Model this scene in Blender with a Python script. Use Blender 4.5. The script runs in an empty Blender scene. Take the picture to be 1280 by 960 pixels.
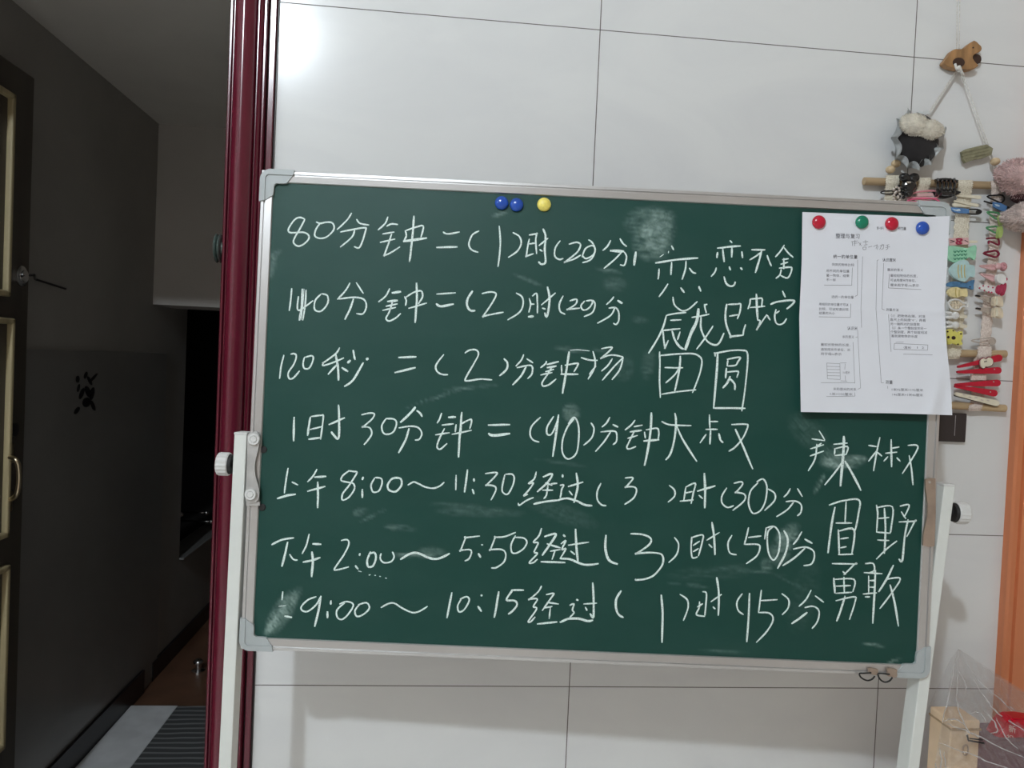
import bpy, bmesh, math, random
from mathutils import Vector, Matrix, Euler, noise
random.seed(7)
S = bpy.context.scene
COL = S.collection
PI = math.pi

# ------------------------------------------------------------------ camera
F = 962.0                                   # focal length in pixels of the 1280x960 frame
CAM = Vector((-0.26229, -1.38783, 0.58888))
RC = (Matrix.Rotation(-0.0930504, 3, 'Z') @ Matrix.Rotation(-0.0446351, 3, 'Y') @ Matrix.Rotation(-0.0251154, 3, 'X'))
cd = bpy.data.cameras.new('camera'); cam = bpy.data.objects.new('camera', cd); COL.objects.link(cam)
cd.sensor_fit = 'HORIZONTAL'; cd.sensor_width = 36.0; cd.lens = 36.0 * F / 1280.0
cd.clip_start = 0.02; cd.clip_end = 60
cam.matrix_world = Matrix.Translation(CAM) @ (RC @ Matrix.Rotation(PI / 2, 3, 'X')).to_4x4()
S.camera = cam

# ------------------------------------------------------------------ light and exposure
S.view_settings.view_transform = 'Standard'
S.view_settings.look = 'None'
S.view_settings.exposure = 0.0
S.view_settings.gamma = 1.0
S.view_settings.use_curve_mapping = False
w = bpy.data.worlds.new('world'); S.world = w; w.use_nodes = True
w.node_tree.nodes['Background'].inputs[0].default_value = (1.0, 0.87, 0.74, 1)
w.node_tree.nodes['Background'].inputs[1].default_value = 0.33
ld = bpy.data.lights.new('ceiling_bulb_light', 'POINT'); lamp = bpy.data.objects.new('ceiling_bulb_light', ld); COL.objects.link(lamp)
lamp.location = (-1.16, -2.58, 2.19); ld.energy = 139; ld.shadow_soft_size = 0.05; ld.color = (0.83, 0.925, 1.0)

# ------------------------------------------------------------------ measuring helpers (points on real planes of the room)
def ray(px, py):
    return RC @ Vector(((px - 640) / F, 1.0, -(py - 480) / F))
def onp(px, py, axis, val):
    d = ray(px, py); t = (val - CAM[axis]) / d[axis]
    return CAM + d * t
def W(px, py, d=0.0):                       # point at distance d in front of the tiled wall
    return onp(px, py, 1, -d)
BO = Vector((-0.53290265, -0.22835, 0.85647105))   # outer top left corner of the chalkboard
RB = (Matrix.Rotation(math.radians(-4.73136932), 3, 'Z') @ Matrix.Rotation(math.radians(0.06758768), 3, 'Y') @ Matrix.Rotation(math.radians(-1.33143649), 3, 'X'))
BW, BH = 1.0112, 0.7
BX, BN, BZ = RB @ Vector((1, 0, 0)), RB @ Vector((0, -1, 0)), RB @ Vector((0, 0, 1))
def B(u, v, wz=0.0):                        # board frame: u right, v down from the top left corner, wz out of the board
    return BO + BX * u - BZ * v + BN * wz
def PB(px, py, wz=0.0):
    d = ray(px, py); o = BO + BN * wz
    t = (o - CAM).dot(BN) / d.dot(BN)
    return CAM + d * t
FLOOR = -0.76

# ------------------------------------------------------------------ materials
def mat(name, col, rough=0.5, metal=0.0, spec=0.5, var=0.0, vscale=20.0, bump=0.0, bscale=60.0, trans=0.0, alpha=1.0, stretch=None, coat=0.0, col2=None, sheen=0.0):
    m = bpy.data.materials.new(name); m.use_nodes = True
    nt = m.node_tree; N = nt.nodes; L = nt.links; b = N['Principled BSDF']
    b.inputs['Base Color'].default_value = (*col, 1); b.inputs['Roughness'].default_value = rough
    b.inputs['Metallic'].default_value = metal; b.inputs['Specular IOR Level'].default_value = spec
    b.inputs['Coat Weight'].default_value = coat; b.inputs['Transmission Weight'].default_value = trans
    b.inputs['Alpha'].default_value = alpha; b.inputs['Sheen Weight'].default_value = sheen
    if var or bump or col2:
        tc = N.new('ShaderNodeTexCoord'); vec = tc.outputs['Object']
        if stretch:
            mp = N.new('ShaderNodeMapping'); mp.inputs['Scale'].default_value = stretch
            L.new(vec, mp.inputs['Vector']); vec = mp.outputs['Vector']
        if var or col2:
            n = N.new('ShaderNodeTexNoise'); n.inputs['Scale'].default_value = vscale; n.inputs['Detail'].default_value = 5
            L.new(vec, n.inputs['Vector'])
            r = N.new('ShaderNodeValToRGB')
            c2 = col2 if col2 else tuple(max(0, c * (1 - var)) for c in col)
            c1 = col if col2 else tuple(min(1, c * (1 + var)) for c in col)
            r.color_ramp.elements[0].position = 0.35; r.color_ramp.elements[1].position = 0.65
            r.color_ramp.elements[0].color = (*c2, 1); r.color_ramp.elements[1].color = (*c1, 1)
            L.new(n.outputs['Fac'], r.inputs['Fac']); L.new(r.outputs['Color'], b.inputs['Base Color'])
        if bump:
            n2 = N.new('ShaderNodeTexNoise'); n2.inputs['Scale'].default_value = bscale; n2.inputs['Detail'].default_value = 4
            L.new(vec, n2.inputs['Vector'])
            bp = N.new('ShaderNodeBump'); bp.inputs['Strength'].default_value = bump; bp.inputs['Distance'].default_value = 0.002
            L.new(n2.outputs['Fac'], bp.inputs['Height']); L.new(bp.outputs['Normal'], b.inputs['Normal'])
    return m

def tile_material():
    m = bpy.data.materials.new('glazed_wall_tile'); m.use_nodes = True
    nt = m.node_tree; N = nt.nodes; L = nt.links; b = N['Principled BSDF']
    tc = N.new('ShaderNodeTexCoord'); sp = N.new('ShaderNodeSeparateXYZ'); L.new(tc.outputs['Object'], sp.inputs[0])
    def mth(op, a, bb=None):
        n = N.new('ShaderNodeMath'); n.operation = op
        for i, v in enumerate((a, bb)):
            if v is None: continue
            if isinstance(v, (int, float)): n.inputs[i].default_value = v
            else: L.new(v, n.inputs[i])
        return n.outputs[0]
    def line(c, size, half):
        p = mth('MULTIPLY', c, 1.0 / size); f = mth('FRACT', mth('ADD', p, 100.5))
        dd = mth('MULTIPLY', mth('ABSOLUTE', mth('SUBTRACT', f, 0.5)), size)
        return mth('LESS_THAN', dd, half)
    gr = mth('MAXIMUM', line(sp.outputs['X'], 0.6, 0.0009), line(sp.outputs['Z'], 0.3, 0.0008))
    wv = N.new('ShaderNodeTexNoise'); wv.inputs['Scale'].default_value = 2.2; wv.inputs['Detail'].default_value = 6; wv.inputs['Distortion'].default_value = 1.8
    mp = N.new('ShaderNodeMapping'); mp.inputs['Scale'].default_value = (1, 1, 2.6); mp.inputs['Rotation'].default_value = (0, 0.5, 0)
    L.new(tc.outputs['Object'], mp.inputs['Vector']); L.new(mp.outputs['Vector'], wv.inputs['Vector'])
    rp = N.new('ShaderNodeValToRGB'); rp.color_ramp.elements[0].position = .3; rp.color_ramp.elements[1].position = .62
    rp.color_ramp.elements[0].color = (.74, .745, .75, 1); rp.color_ramp.elements[1].color = (.79, .795, .79, 1)
    L.new(wv.outputs['Fac'], rp.inputs['Fac'])
    mx = N.new('ShaderNodeMix'); mx.data_type = 'RGBA'; L.new(gr, mx.inputs['Factor'])
    L.new(rp.outputs['Color'], mx.inputs['A']); mx.inputs['B'].default_value = (.15, .135, .125, 1)
    L.new(mx.outputs['Result'], b.inputs['Base Color'])
    ro = mth('ADD', mth('MULTIPLY', gr, .6), .17); L.new(ro, b.inputs['Roughness'])
    bp = N.new('ShaderNodeBump'); bp.inputs['Strength'].default_value = .4; bp.inputs['Distance'].default_value = .001; bp.invert = True
    L.new(gr, bp.inputs['Height']); L.new(bp.outputs['Normal'], b.inputs['Normal'])
    b.inputs['Specular IOR Level'].default_value = .28
    return m

def board_material():
    m = bpy.data.materials.new('green_chalkboard_enamel'); m.use_nodes = True
    nt = m.node_tree; N = nt.nodes; L = nt.links; b = N['Principled BSDF']
    at = N.new('ShaderNodeAttribute'); at.attribute_name = 'chalk_dust'
    tc = N.new('ShaderNodeTexCoord')
    n = N.new('ShaderNodeTexNoise'); n.inputs['Scale'].default_value = 90; n.inputs['Detail'].default_value = 6; n.inputs['Distortion'].default_value = 1.0
    L.new(tc.outputs['Object'], n.inputs['Vector'])
    n2 = N.new('ShaderNodeTexNoise'); n2.inputs['Scale'].default_value = 7; n2.inputs['Detail'].default_value = 5
    mp = N.new('ShaderNodeMapping'); mp.inputs['Scale'].default_value = (1, 1, 2.2); mp.inputs['Rotation'].default_value = (0, .35, 0)
    L.new(tc.outputs['Object'], mp.inputs['Vector']); L.new(mp.outputs['Vector'], n2.inputs['Vector'])
    r = N.new('ShaderNodeMapRange'); r.inputs[1].default_value = .25; r.inputs[2].default_value = .75; r.inputs[3].default_value = .25; r.inputs[4].default_value = 1.35
    L.new(n.outputs['Fac'], r.inputs[0])
    mu = N.new('ShaderNodeMath'); mu.operation = 'MULTIPLY'; L.new(at.outputs['Fac'], mu.inputs[0]); L.new(r.outputs[0], mu.inputs[1])
    haze = N.new('ShaderNodeMapRange'); haze.inputs[1].default_value = .4; haze.inputs[2].default_value = .8; haze.inputs[3].default_value = 0; haze.inputs[4].default_value = .012
    L.new(n2.outputs['Fac'], haze.inputs[0])
    ad = N.new('ShaderNodeMath'); ad.operation = 'ADD'; ad.use_clamp = True; L.new(mu.outputs[0], ad.inputs[0]); L.new(haze.outputs[0], ad.inputs[1])
    mx = N.new('ShaderNodeMix'); mx.data_type = 'RGBA'; L.new(ad.outputs[0], mx.inputs['Factor'])
    mx.inputs['A'].default_value = (.0010, .045, .0335, 1); mx.inputs['B'].default_value = (.58, .76, .70, 1)
    L.new(mx.outputs['Result'], b.inputs['Base Color'])
    b.inputs['Roughness'].default_value = .50; b.inputs['Specular IOR Level'].default_value = .40
    return m

def chalk_material():
    m = bpy.data.materials.new('white_chalk'); m.use_nodes = True
    nt = m.node_tree; N = nt.nodes; L = nt.links; b = N['Principled BSDF']; out = N['Material Output']
    b.inputs['Base Color'].default_value = (.80, .91, .87, 1); b.inputs['Roughness'].default_value = .95; b.inputs['Specular IOR Level'].default_value = .1
    tc = N.new('ShaderNodeTexCoord'); n = N.new('ShaderNodeTexNoise'); n.inputs['Scale'].default_value = 700; n.inputs['Detail'].default_value = 3
    L.new(tc.outputs['Object'], n.inputs['Vector'])
    r = N.new('ShaderNodeMapRange'); r.inputs[1].default_value = .30; r.inputs[2].default_value = .52; r.inputs[3].default_value = .55; r.inputs[4].default_value = 1.0
    L.new(n.outputs['Fac'], r.inputs[0])
    L.new(r.outputs[0], b.inputs['Alpha'])
    return m

def stripe_material(name, ca, cb, period, axis='Y', rough=.8, width=.5):
    m = bpy.data.materials.new(name); m.use_nodes = True
    nt = m.node_tree; N = nt.nodes; L = nt.links; b = N['Principled BSDF']
    tc = N.new('ShaderNodeTexCoord'); sp = N.new('ShaderNodeSeparateXYZ'); L.new(tc.outputs['Object'], sp.inputs[0])
    a = N.new('ShaderNodeMath'); a.operation = 'MULTIPLY'; L.new(sp.outputs[axis], a.inputs[0]); a.inputs[1].default_value = 1 / period
    nz = N.new('ShaderNodeTexNoise'); nz.inputs['Scale'].default_value = 4; L.new(tc.outputs['Object'], nz.inputs['Vector'])
    ad = N.new('ShaderNodeMath'); ad.operation = 'ADD'; L.new(a.outputs[0], ad.inputs[0]); L.new(nz.outputs['Fac'], ad.inputs[1])
    f = N.new('ShaderNodeMath'); f.operation = 'FRACT'; L.new(ad.outputs[0], f.inputs[0])
    r = N.new('ShaderNodeValToRGB'); r.color_ramp.elements[0].position = width; r.color_ramp.elements[1].position = min(.99, width + .12)
    r.color_ramp.elements[0].color = (*ca, 1); r.color_ramp.elements[1].color = (*cb, 1)
    L.new(f.outputs[0], r.inputs['Fac']); L.new(r.outputs['Color'], b.inputs['Base Color']); b.inputs['Roughness'].default_value = rough
    return m

def film_material():
    m = bpy.data.materials.new('clear_plastic_film'); m.use_nodes = True
    nt = m.node_tree; N = nt.nodes; L = nt.links; out = N['Material Output']; N.remove(N['Principled BSDF'])
    tr = N.new('ShaderNodeBsdfTransparent'); tr.inputs[0].default_value = (.95, .95, .95, 1)
    gl = N.new('ShaderNodeBsdfGlossy'); gl.inputs['Roughness'].default_value = .22
    df = N.new('ShaderNodeBsdfDiffuse'); df.inputs[0].default_value = (.82, .80, .80, 1)
    tc = N.new('ShaderNodeTexCoord'); n = N.new('ShaderNodeTexNoise'); n.inputs['Scale'].default_value = 38; n.inputs['Detail'].default_value = 4; n.inputs['Distortion'].default_value = 1.2
    L.new(tc.outputs['Object'], n.inputs['Vector'])
    bp = N.new('ShaderNodeBump'); bp.inputs['Strength'].default_value = 1.0; bp.inputs['Distance'].default_value = .012
    L.new(n.outputs['Fac'], bp.inputs['Height']); L.new(bp.outputs['Normal'], gl.inputs['Normal'])
    m1 = N.new('ShaderNodeMixShader'); m1.inputs[0].default_value = .10; L.new(tr.outputs[0], m1.inputs[1]); L.new(df.outputs[0], m1.inputs[2])
    m2 = N.new('ShaderNodeMixShader'); m2.inputs[0].default_value = .10; L.new(m1.outputs[0], m2.inputs[1]); L.new(gl.outputs[0], m2.inputs[2])
    L.new(m2.outputs[0], out.inputs['Surface'])
    return m

M = {}
M['tile'] = tile_material(); M['board'] = board_material(); M['chalk'] = chalk_material()
M['alu'] = mat('brushed_aluminium', (.68, .675, .675), .33, .85, var=.05, vscale=8, stretch=(1, 1, 1))
M['capgrey'] = mat('grey_corner_plastic', (.42, .45, .455), .42, var=.04)
M['zinc'] = mat('dull_zinc_plate', (.55, .54, .53), .45, .7, var=.1, vscale=60)
M['bronze'] = mat('brown_metal_and_reflection', (.46, .36, .29), .42, .65, var=.15, vscale=30)
M['whitepaint'] = mat('white_powder_coat', (.74, .755, .72), .42, var=.03)
M['knobplastic'] = mat('off_white_knob_plastic', (.66, .655, .64), .45)
M['blackrubber_shade'] = mat('black_rubber_and_shade', (.012, .012, .012), .6)
M['maroon'] = mat('maroon_lacquered_wood', (.105, .007, .020), .2, spec=.6, var=.12, vscale=6, stretch=(1, 1, .05))
M['greystrip'] = mat('grey_panel_and_highlight', (.30, .27, .27), .5)
M['corridor'] = mat('grey_corridor_plaster', (.38, .365, .34), .8, var=.06, vscale=3)
M['corrtile'] = mat('grey_glazed_wainscot', (.27, .265, .255), .28, var=.08, vscale=2.5)
M['beam'] = mat('beam_plaster', (.62, .585, .55), .85, var=.04, vscale=3)
M['corrceil'] = mat('corridor_ceiling_paint', (.80, .77, .72), .85, var=.04, vscale=3)
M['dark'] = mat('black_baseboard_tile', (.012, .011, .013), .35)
M['blackglass'] = mat('black_glass', (.004, .004, .004), .15)
M['brownfloor'] = mat('brown_floor_tile', (.17, .085, .05), .35, var=.15, vscale=8)
M['palefloor'] = mat('pale_bounce_floor', (.78, .76, .72), .4, var=.03, vscale=4)
M['ceil'] = mat('white_room_ceiling', (.8, .8, .78), .9, var=.02)
M['roomwall'] = mat('white_room_wall', (.75, .74, .72), .8, var=.02)
M['doordark'] = mat('dark_brown_door', (.075, .064, .052), .45, var=.2, vscale=12, stretch=(1, 1, .08))
M['doormould'] = mat('pale_wood_moulding', (.48, .40, .23), .5, var=.2, vscale=30, stretch=(1, 1, .08))
M['brass'] = mat('worn_brass', (.62, .52, .36), .3, 1.0, var=.1)
M['steel'] = mat('polished_steel', (.8, .8, .8), .18, 1.0, var=.02)
M['orange'] = mat('orange_varnished_wood', (.60, .20, .085), .4, var=.16, vscale=10, stretch=(1, 1, .06))
M['orangedoor'] = mat('orange_brown_door_veneer', (.50, .165, .035), .4, var=.3, vscale=14, stretch=(1.5, 1, .07))
M['orangedark'] = mat('dark_wood_groove', (.10, .035, .015), .6)
M['rug'] = stripe_material('dark_striped_mat', (.075, .078, .080), (.24, .245, .245), .034, width=.62)
M['rugborder'] = mat('pale_grey_mat_border', (.80, .81, .82), .85, var=.08, vscale=12)
M['paper'] = mat('white_paper', (.76, .77, .82), .75, var=.015, vscale=12, bump=.05, bscale=20)
M['ink'] = mat('grey_black_print', (.06, .06, .075), .8)
M['fineink'] = mat('fine_grey_print', (.20, .20, .23), .8)
M['pencil'] = mat('grey_pencil', (.25, .25, .27), .8)
M['mag_blue'] = mat('glossy_blue_plastic', (.012, .075, .42), .2, coat=.4)
M['mag_red'] = mat('glossy_red_plastic', (.50, .004, .028), .2, coat=.4)
M['mag_green'] = mat('glossy_green_plastic', (.0, .20, .11), .2, coat=.4)
M['mag_yellow'] = mat('scuffed_yellow_plastic', (.88, .74, .16), .4, var=.12, vscale=250)
M['lace'] = mat('cream_cotton_lace', (.88, .83, .70), .9, col2=(.66, .59, .46), vscale=420, bump=.9, bscale=380)
M['rose_lace'] = mat('pinkish_cream_cotton_lace', (.88, .78, .71), .9, col2=(.68, .56, .50), vscale=420, bump=.9, bscale=380)
M['cord'] = mat('white_cotton_cord', (.72, .70, .66), .9, var=.15, vscale=300, bump=.5, bscale=300)
M['dowel'] = mat('pale_wooden_dowel', (.46, .33, .19), .6, var=.18, vscale=30, stretch=(.08, 1, 1))
M['bead'] = mat('natural_wood_bead', (.62, .47, .29), .5, var=.1, vscale=60)
M['horse'] = mat('carved_brown_wood', (.37, .20, .085), .5, var=.3, vscale=60, stretch=(1, 1, .25))
M['horsedark'] = mat('dark_gap_shade', (.05, .024, .016), .5)
M['blackcloth'] = mat('black_cotton', (.013, .011, .012), .9, var=.2, vscale=80, sheen=.2)
M['satin'] = mat('pale_grey_satin_ribbon', (.70, .72, .72), .38, var=.12, vscale=40)
M['khaki'] = mat('khaki_grosgrain_ribbon', (.25, .235, .145), .8, var=.2, vscale=100, bump=.4, bscale=200)
M['pink_fur'] = mat('pink_fleece', (.66, .46, .44), .95, var=.18, vscale=90, bump=1.0, bscale=160, sheen=.4)
M['beige_fur'] = mat('beige_pink_fleece', (.70, .58, .54), .95, var=.18, vscale=90, bump=1.0, bscale=160, sheen=.4)
M['brown'] = mat('dark_plum_cloth', (.085, .035, .038), .9, var=.2)
M['black_gloss'] = mat('black_gloss_plastic', (.008, .008, .009), .12, coat=.5)
M['black_tin'] = mat('black_enamel_tin', (.012, .012, .013), .3)
M['pink'] = mat('pink_enamel', (.75, .30, .35), .4)
M['hotpink'] = mat('bright_pink_enamel', (.72, .12, .24), .4)
M['palepink'] = mat('pale_pink_enamel', (.74, .46, .46), .45, var=.08, vscale=120)
M['maroonclip'] = mat('maroon_enamel', (.20, .008, .035), .3)
M['red'] = mat('red_enamel', (.52, .006, .03), .28)
M['cream'] = mat('cream_enamel', (.78, .72, .57), .5, var=.05, vscale=100)
M['white'] = mat('white_felt', (.80, .79, .77), .8, var=.05, vscale=100)
M['shark'] = mat('blue_printed_fabric', (.10, .23, .47), .6, var=.12, vscale=120)
M['sharkpale'] = mat('pale_blue_print', (.55, .66, .75), .6)
M['green'] = mat('mint_green_felt', (.34, .68, .47), .8, var=.1, vscale=90)
M['greendark'] = mat('dark_green_scales', (.05, .26, .15), .8)
M['lime'] = mat('lime_green_ribbon', (.40, .52, .16), .6, var=.12, vscale=70)
M['greentin'] = mat('green_enamel_tin', (.09, .30, .13), .35)
M['aqua'] = mat('pale_aqua_felt', (.47, .66, .66), .8, var=.1, vscale=60)
M['ochre'] = mat('ochre_stripe', (.58, .46, .16), .7)
M['bluefelt'] = mat('denim_blue_felt', (.08, .20, .36), .8, var=.2, vscale=120)
M['yellow'] = mat('soft_yellow_felt', (.80, .68, .36), .8, var=.1, vscale=80)
M['lemon'] = mat('lemon_yellow_felt', (.74, .68, .16), .8, var=.08, vscale=80)
M['browndot'] = mat('dark_brown_spot', (.035, .012, .010), .7)
M['spotred'] = mat('crimson_print', (.42, .03, .08), .6)
M['beigebow'] = mat('beige_ribbon', (.66, .56, .42), .7, var=.2, vscale=60)
M['rosefelt'] = mat('dusty_rose_fabric', (.58, .28, .30), .8, var=.15, vscale=90)
M['plate'] = mat('dark_brown_switch_plate', (.035, .026, .026), .35)
M['film'] = film_material()
M['cardboard'] = mat('beige_cardboard', (.78, .58, .39), .8, var=.08, vscale=14)
M['purple'] = mat('mauve_cardboard', (.17, .085, .10), .6, var=.1, vscale=10)
M['redpack'] = mat('red_foil_packet', (.52, .0, .016), .32, var=.1, vscale=20)
M['goldprint'] = mat('pale_print', (.78, .62, .55), .5)
M['stool'] = mat('plain_wood_stool', (.4, .27, .15), .6, var=.2)
M['glassgreen'] = mat('green_tinted_glass', (.10, .15, .135), .10, spec=.8, coat=.5)
M['sticker'] = mat('black_vinyl_sticker', (.003, .003, .005), .4)
M['silver'] = mat('silver_tin', (.62, .55, .50), .3, .6)

# ------------------------------------------------------------------ mesh helpers (all shapes are given in room coordinates)
def root(name, origin, label, cat, group=None):
    o = bpy.data.objects.new(name, None); COL.objects.link(o); o.location = origin
    o.empty_display_size = .02
    o['label'] = label; o['category'] = cat
    if group: o['group'] = group
    return o
def put(name, bm, m, parent=None, origin=None, smooth=False, label=None, cat=None, group=None, kind=None, auto=None):
    org = Vector(parent.location) if parent is not None and parent.parent is None else None
    if parent is not None and parent.parent is not None:
        org = Vector(parent.parent.location) + Vector(parent.location)
    if parent is None:
        org = Vector(origin) if origin is not None else Vector((0, 0, 0))
    bmesh.ops.recalc_face_normals(bm, faces=bm.faces)
    if parent is None and origin is None and kind != 'structure' and len(bm.verts):
        lo = Vector([min(v.co[i] for v in bm.verts) for i in range(3)]); hi = Vector([max(v.co[i] for v in bm.verts) for i in range(3)])
        org = Vector(((lo.x + hi.x) / 2, (lo.y + hi.y) / 2, lo.z))
    for v in bm.verts: v.co -= org
    me = bpy.data.meshes.new(name); bm.to_mesh(me); bm.free()
    me.materials.append(M[m] if isinstance(m, str) else m)
    if smooth:
        for p in me.polygons: p.use_smooth = True
    o = bpy.data.objects.new(name, me); COL.objects.link(o)
    if parent is not None: o.parent = parent
    else: o.location = org
    if auto:
        try:
            me.set_sharp_from_angle(angle=math.radians(auto))
        except Exception: pass
    if label: o['label'] = label
    if cat: o['category'] = cat
    if group: o['group'] = group
    if kind: o['kind'] = kind
    return o
def nb(): return bmesh.new()
def hexa(bm, a, b):                          # two loops of the same length, joined into a solid
    va = [bm.verts.new(p) for p in a]; vb = [bm.verts.new(p) for p in b]
    n = len(va)
    bm.faces.new(va); bm.faces.new(vb[::-1])
    for i in range(n): bm.faces.new((va[i], vb[i], vb[(i + 1) % n], va[(i + 1) % n]))
    return va + vb
def box(bm, lo, hi, bev=0.0):
    (x0, y0, z0), (x1, y1, z1) = lo, hi
    vl = hexa(bm, [(x0, y0, z0), (x1, y0, z0), (x1, y0, z1), (x0, y0, z1)], [(x0, y1, z0), (x1, y1, z0), (x1, y1, z1), (x0, y1, z1)])
    if bev:
        vs = set(vl)
        es = [e for e in bm.edges if e.verts[0] in vs and e.verts[1] in vs]
        bmesh.ops.bevel(bm, geom=es, offset=bev, segments=2, affect='EDGES', profile=.5)
def obox(bm, c, ax, ay, az, sx, sy, sz, bev=0.0):
    P = lambda i, j, k: c + ax * (i * sx / 2) + ay * (j * sy / 2) + az * (k * sz / 2)
    vl = hexa(bm, [P(-1, -1, -1), P(1, -1, -1), P(1, -1, 1), P(-1, -1, 1)], [P(-1, 1, -1), P(1, 1, -1), P(1, 1, 1), P(-1, 1, 1)])
    if bev:
        vs = set(vl)
        es = [e for e in bm.edges if e.verts[0] in vs and e.verts[1] in vs]
        bmesh.ops.bevel(bm, geom=es, offset=bev, segments=2, affect='EDGES', profile=.5)
def frame_of(t):
    t = t.normalized(); up = Vector((0, 0, 1)) if abs(t.z) < .9 else Vector((0, 1, 0))
    a = t.cross(up).normalized(); return a, a.cross(t).normalized()
def tube(bm, pts, r, seg=8, closed=False):
    pts = [Vector(p) for p in pts]; n = len(pts); rings = []
    rr = r if isinstance(r, (list, tuple)) else [r] * n
    pa = None
    for i, p in enumerate(pts):
        if closed: t = pts[(i + 1) % n] - pts[i - 1]
        else: t = pts[min(i + 1, n - 1)] - pts[max(i - 1, 0)]
        if t.length < 1e-9: t = Vector((1, 0, 0))
        if pa is None: a, b = frame_of(t)
        else:
            tn = t.normalized(); a = (pa - tn * pa.dot(tn)); a = a.normalized() if a.length > 1e-6 else frame_of(t)[0]; b = a.cross(tn).normalized()
        pa = a
        rings.append([bm.verts.new(p + (a * math.cos(2 * PI * k / seg) + b * math.sin(2 * PI * k / seg)) * rr[i]) for k in range(seg)])
    for i in range(n if closed else n - 1):
        A, Bq = rings[i], rings[(i + 1) % n]
        for k in range(seg): bm.faces.new((A[k], A[(k + 1) % seg], Bq[(k + 1) % seg], Bq[k]))
    if not closed: bm.faces.new(rings[0][::-1]); bm.faces.new(rings[-1])
def lathe(bm, o, axis, prof, seg=24, ribs=None):   # prof: (along, radius)
    axis = Vector(axis).normalized(); a, b = frame_of(axis); rings = []
    for (h, r) in prof:
        if r < 1e-6: rings.append([bm.verts.new(o + axis * h)]); continue
        ring = []
        for k in range(seg):
            q = r * (1 - (ribs if ribs and k % 2 else 0))
            ring.append(bm.verts.new(o + axis * h + (a * math.cos(2 * PI * k / seg) + b * math.sin(2 * PI * k / seg)) * q))
        rings.append(ring)
    for A, Bq in zip(rings, rings[1:]):
        if len(A) == 1 and len(Bq) == 1: continue
        for k in range(seg):
            k2 = (k + 1) % seg
            if len(A) == 1: bm.faces.new((A[0], Bq[k2], Bq[k]))
            elif len(Bq) == 1: bm.faces.new((A[k], A[k2], Bq[0]))
            else: bm.faces.new((A[k], A[k2], Bq[k2], Bq[k]))
    if len(rings[0]) > 1: bm.faces.new(rings[0][::-1])
    if len(rings[-1]) > 1: bm.faces.new(rings[-1])
def blob(bm, c, rx, ry, rz, amp=0.0, sc=60.0, sub=3, rot=0.0):
    r = bmesh.ops.create_icosphere(bm, subdivisions=sub, radius=1.0)
    R = Matrix.Rotation(rot, 3, 'Y'); c = Vector(c)
    for v in r['verts']:
        p = Vector((v.co.x * rx, v.co.y * ry, v.co.z * rz)); p = R @ p
        if amp: p = p * (1 + amp * noise.noise((p + c) * sc))
        v.co = c + p
def plush(bm, c, rx, ry, rz, amp, sc, sub, rot=0.0, hair=.005):   # fleece: a lumpy body with short curled fibres
    n0 = len(bm.verts); blob(bm, c, rx, ry, rz, amp, sc, sub, rot)
    bm.verts.ensure_lookup_table(); vs = bm.verts[n0:]; bm.normal_update()
    step = 2 if len(vs) > 5000 else 1
    for v in vs[::step]:
        p = v.co.copy(); nn = (p - Vector(c)).normalized()
        d = (nn + Vector((random.uniform(-.9, .9), random.uniform(-.9, .9), random.uniform(-.9, .9)))).normalized()
        t = d.cross(nn); t = t.normalized() * .0007 if t.length > 1e-4 else Vector((.0007, 0, 0))
        m1 = p + nn * hair * .6 + d * hair * .3; e = m1 + d * hair * .6 - nn * hair * .2
        a, b, c2, d2, e2 = (bm.verts.new(q) for q in (p - t - nn * .001, p + t - nn * .001, m1 + t * .8, m1 - t * .8, e))
        bm.faces.new((a, b, c2, d2)); bm.faces.new((d2, c2, e2))
def catmull(p, k=6, closed=False):
    out = []
    n = len(p)
    if n < 3 and not closed:
        return [p[0].lerp(p[-1], i / 6) for i in range(7)]
    rng = range(n) if closed else range(n - 1)
    for i in rng:
        if closed: a, b, c, d = p[i - 1], p[i], p[(i + 1) % n], p[(i + 2) % n]
        else: a, b, c, d = p[max(i - 1, 0)], p[i], p[i + 1], p[min(i + 2, n - 1)]
        for j in range(k):
            t = j / k
            out.append(.5 * ((2 * b) + (c - a) * t + (2 * a - 5 * b + 4 * c - d) * t * t + (3 * b - a - 3 * c + d) * t ** 3))
    if not closed: out.append(p[-1])
    return out
def flat(pxs, d0, d1, bm, smooth_k=0, fn=W):   # a plate with the outline of wall pixels, from depth d0 to d1 in front of the wall
    mid = (d0 + d1) / 2
    p = [fn(x, y, mid) for x, y in pxs]
    if smooth_k: p = catmull(p, smooth_k, True)
    if fn is W:
        hexa(bm, [Vector((q.x, -d1, q.z)) for q in p], [Vector((q.x, -d0, q.z)) for q in p])
    else:
        hh = (d1 - d0) / 2
        hexa(bm, [q + BN * hh for q in p], [q - BN * hh for q in p])
def pill(cx, cy, rx, ry, n=18, rot=0.0):
    return [(cx + rx * math.cos(2 * PI * i / n) * math.cos(rot) - ry * math.sin(2 * PI * i / n) * math.sin(rot),
             cy + rx * math.cos(2 * PI * i / n) * math.sin(rot) + ry * math.sin(2 * PI * i / n) * math.cos(rot)) for i in range(n)]

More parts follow.
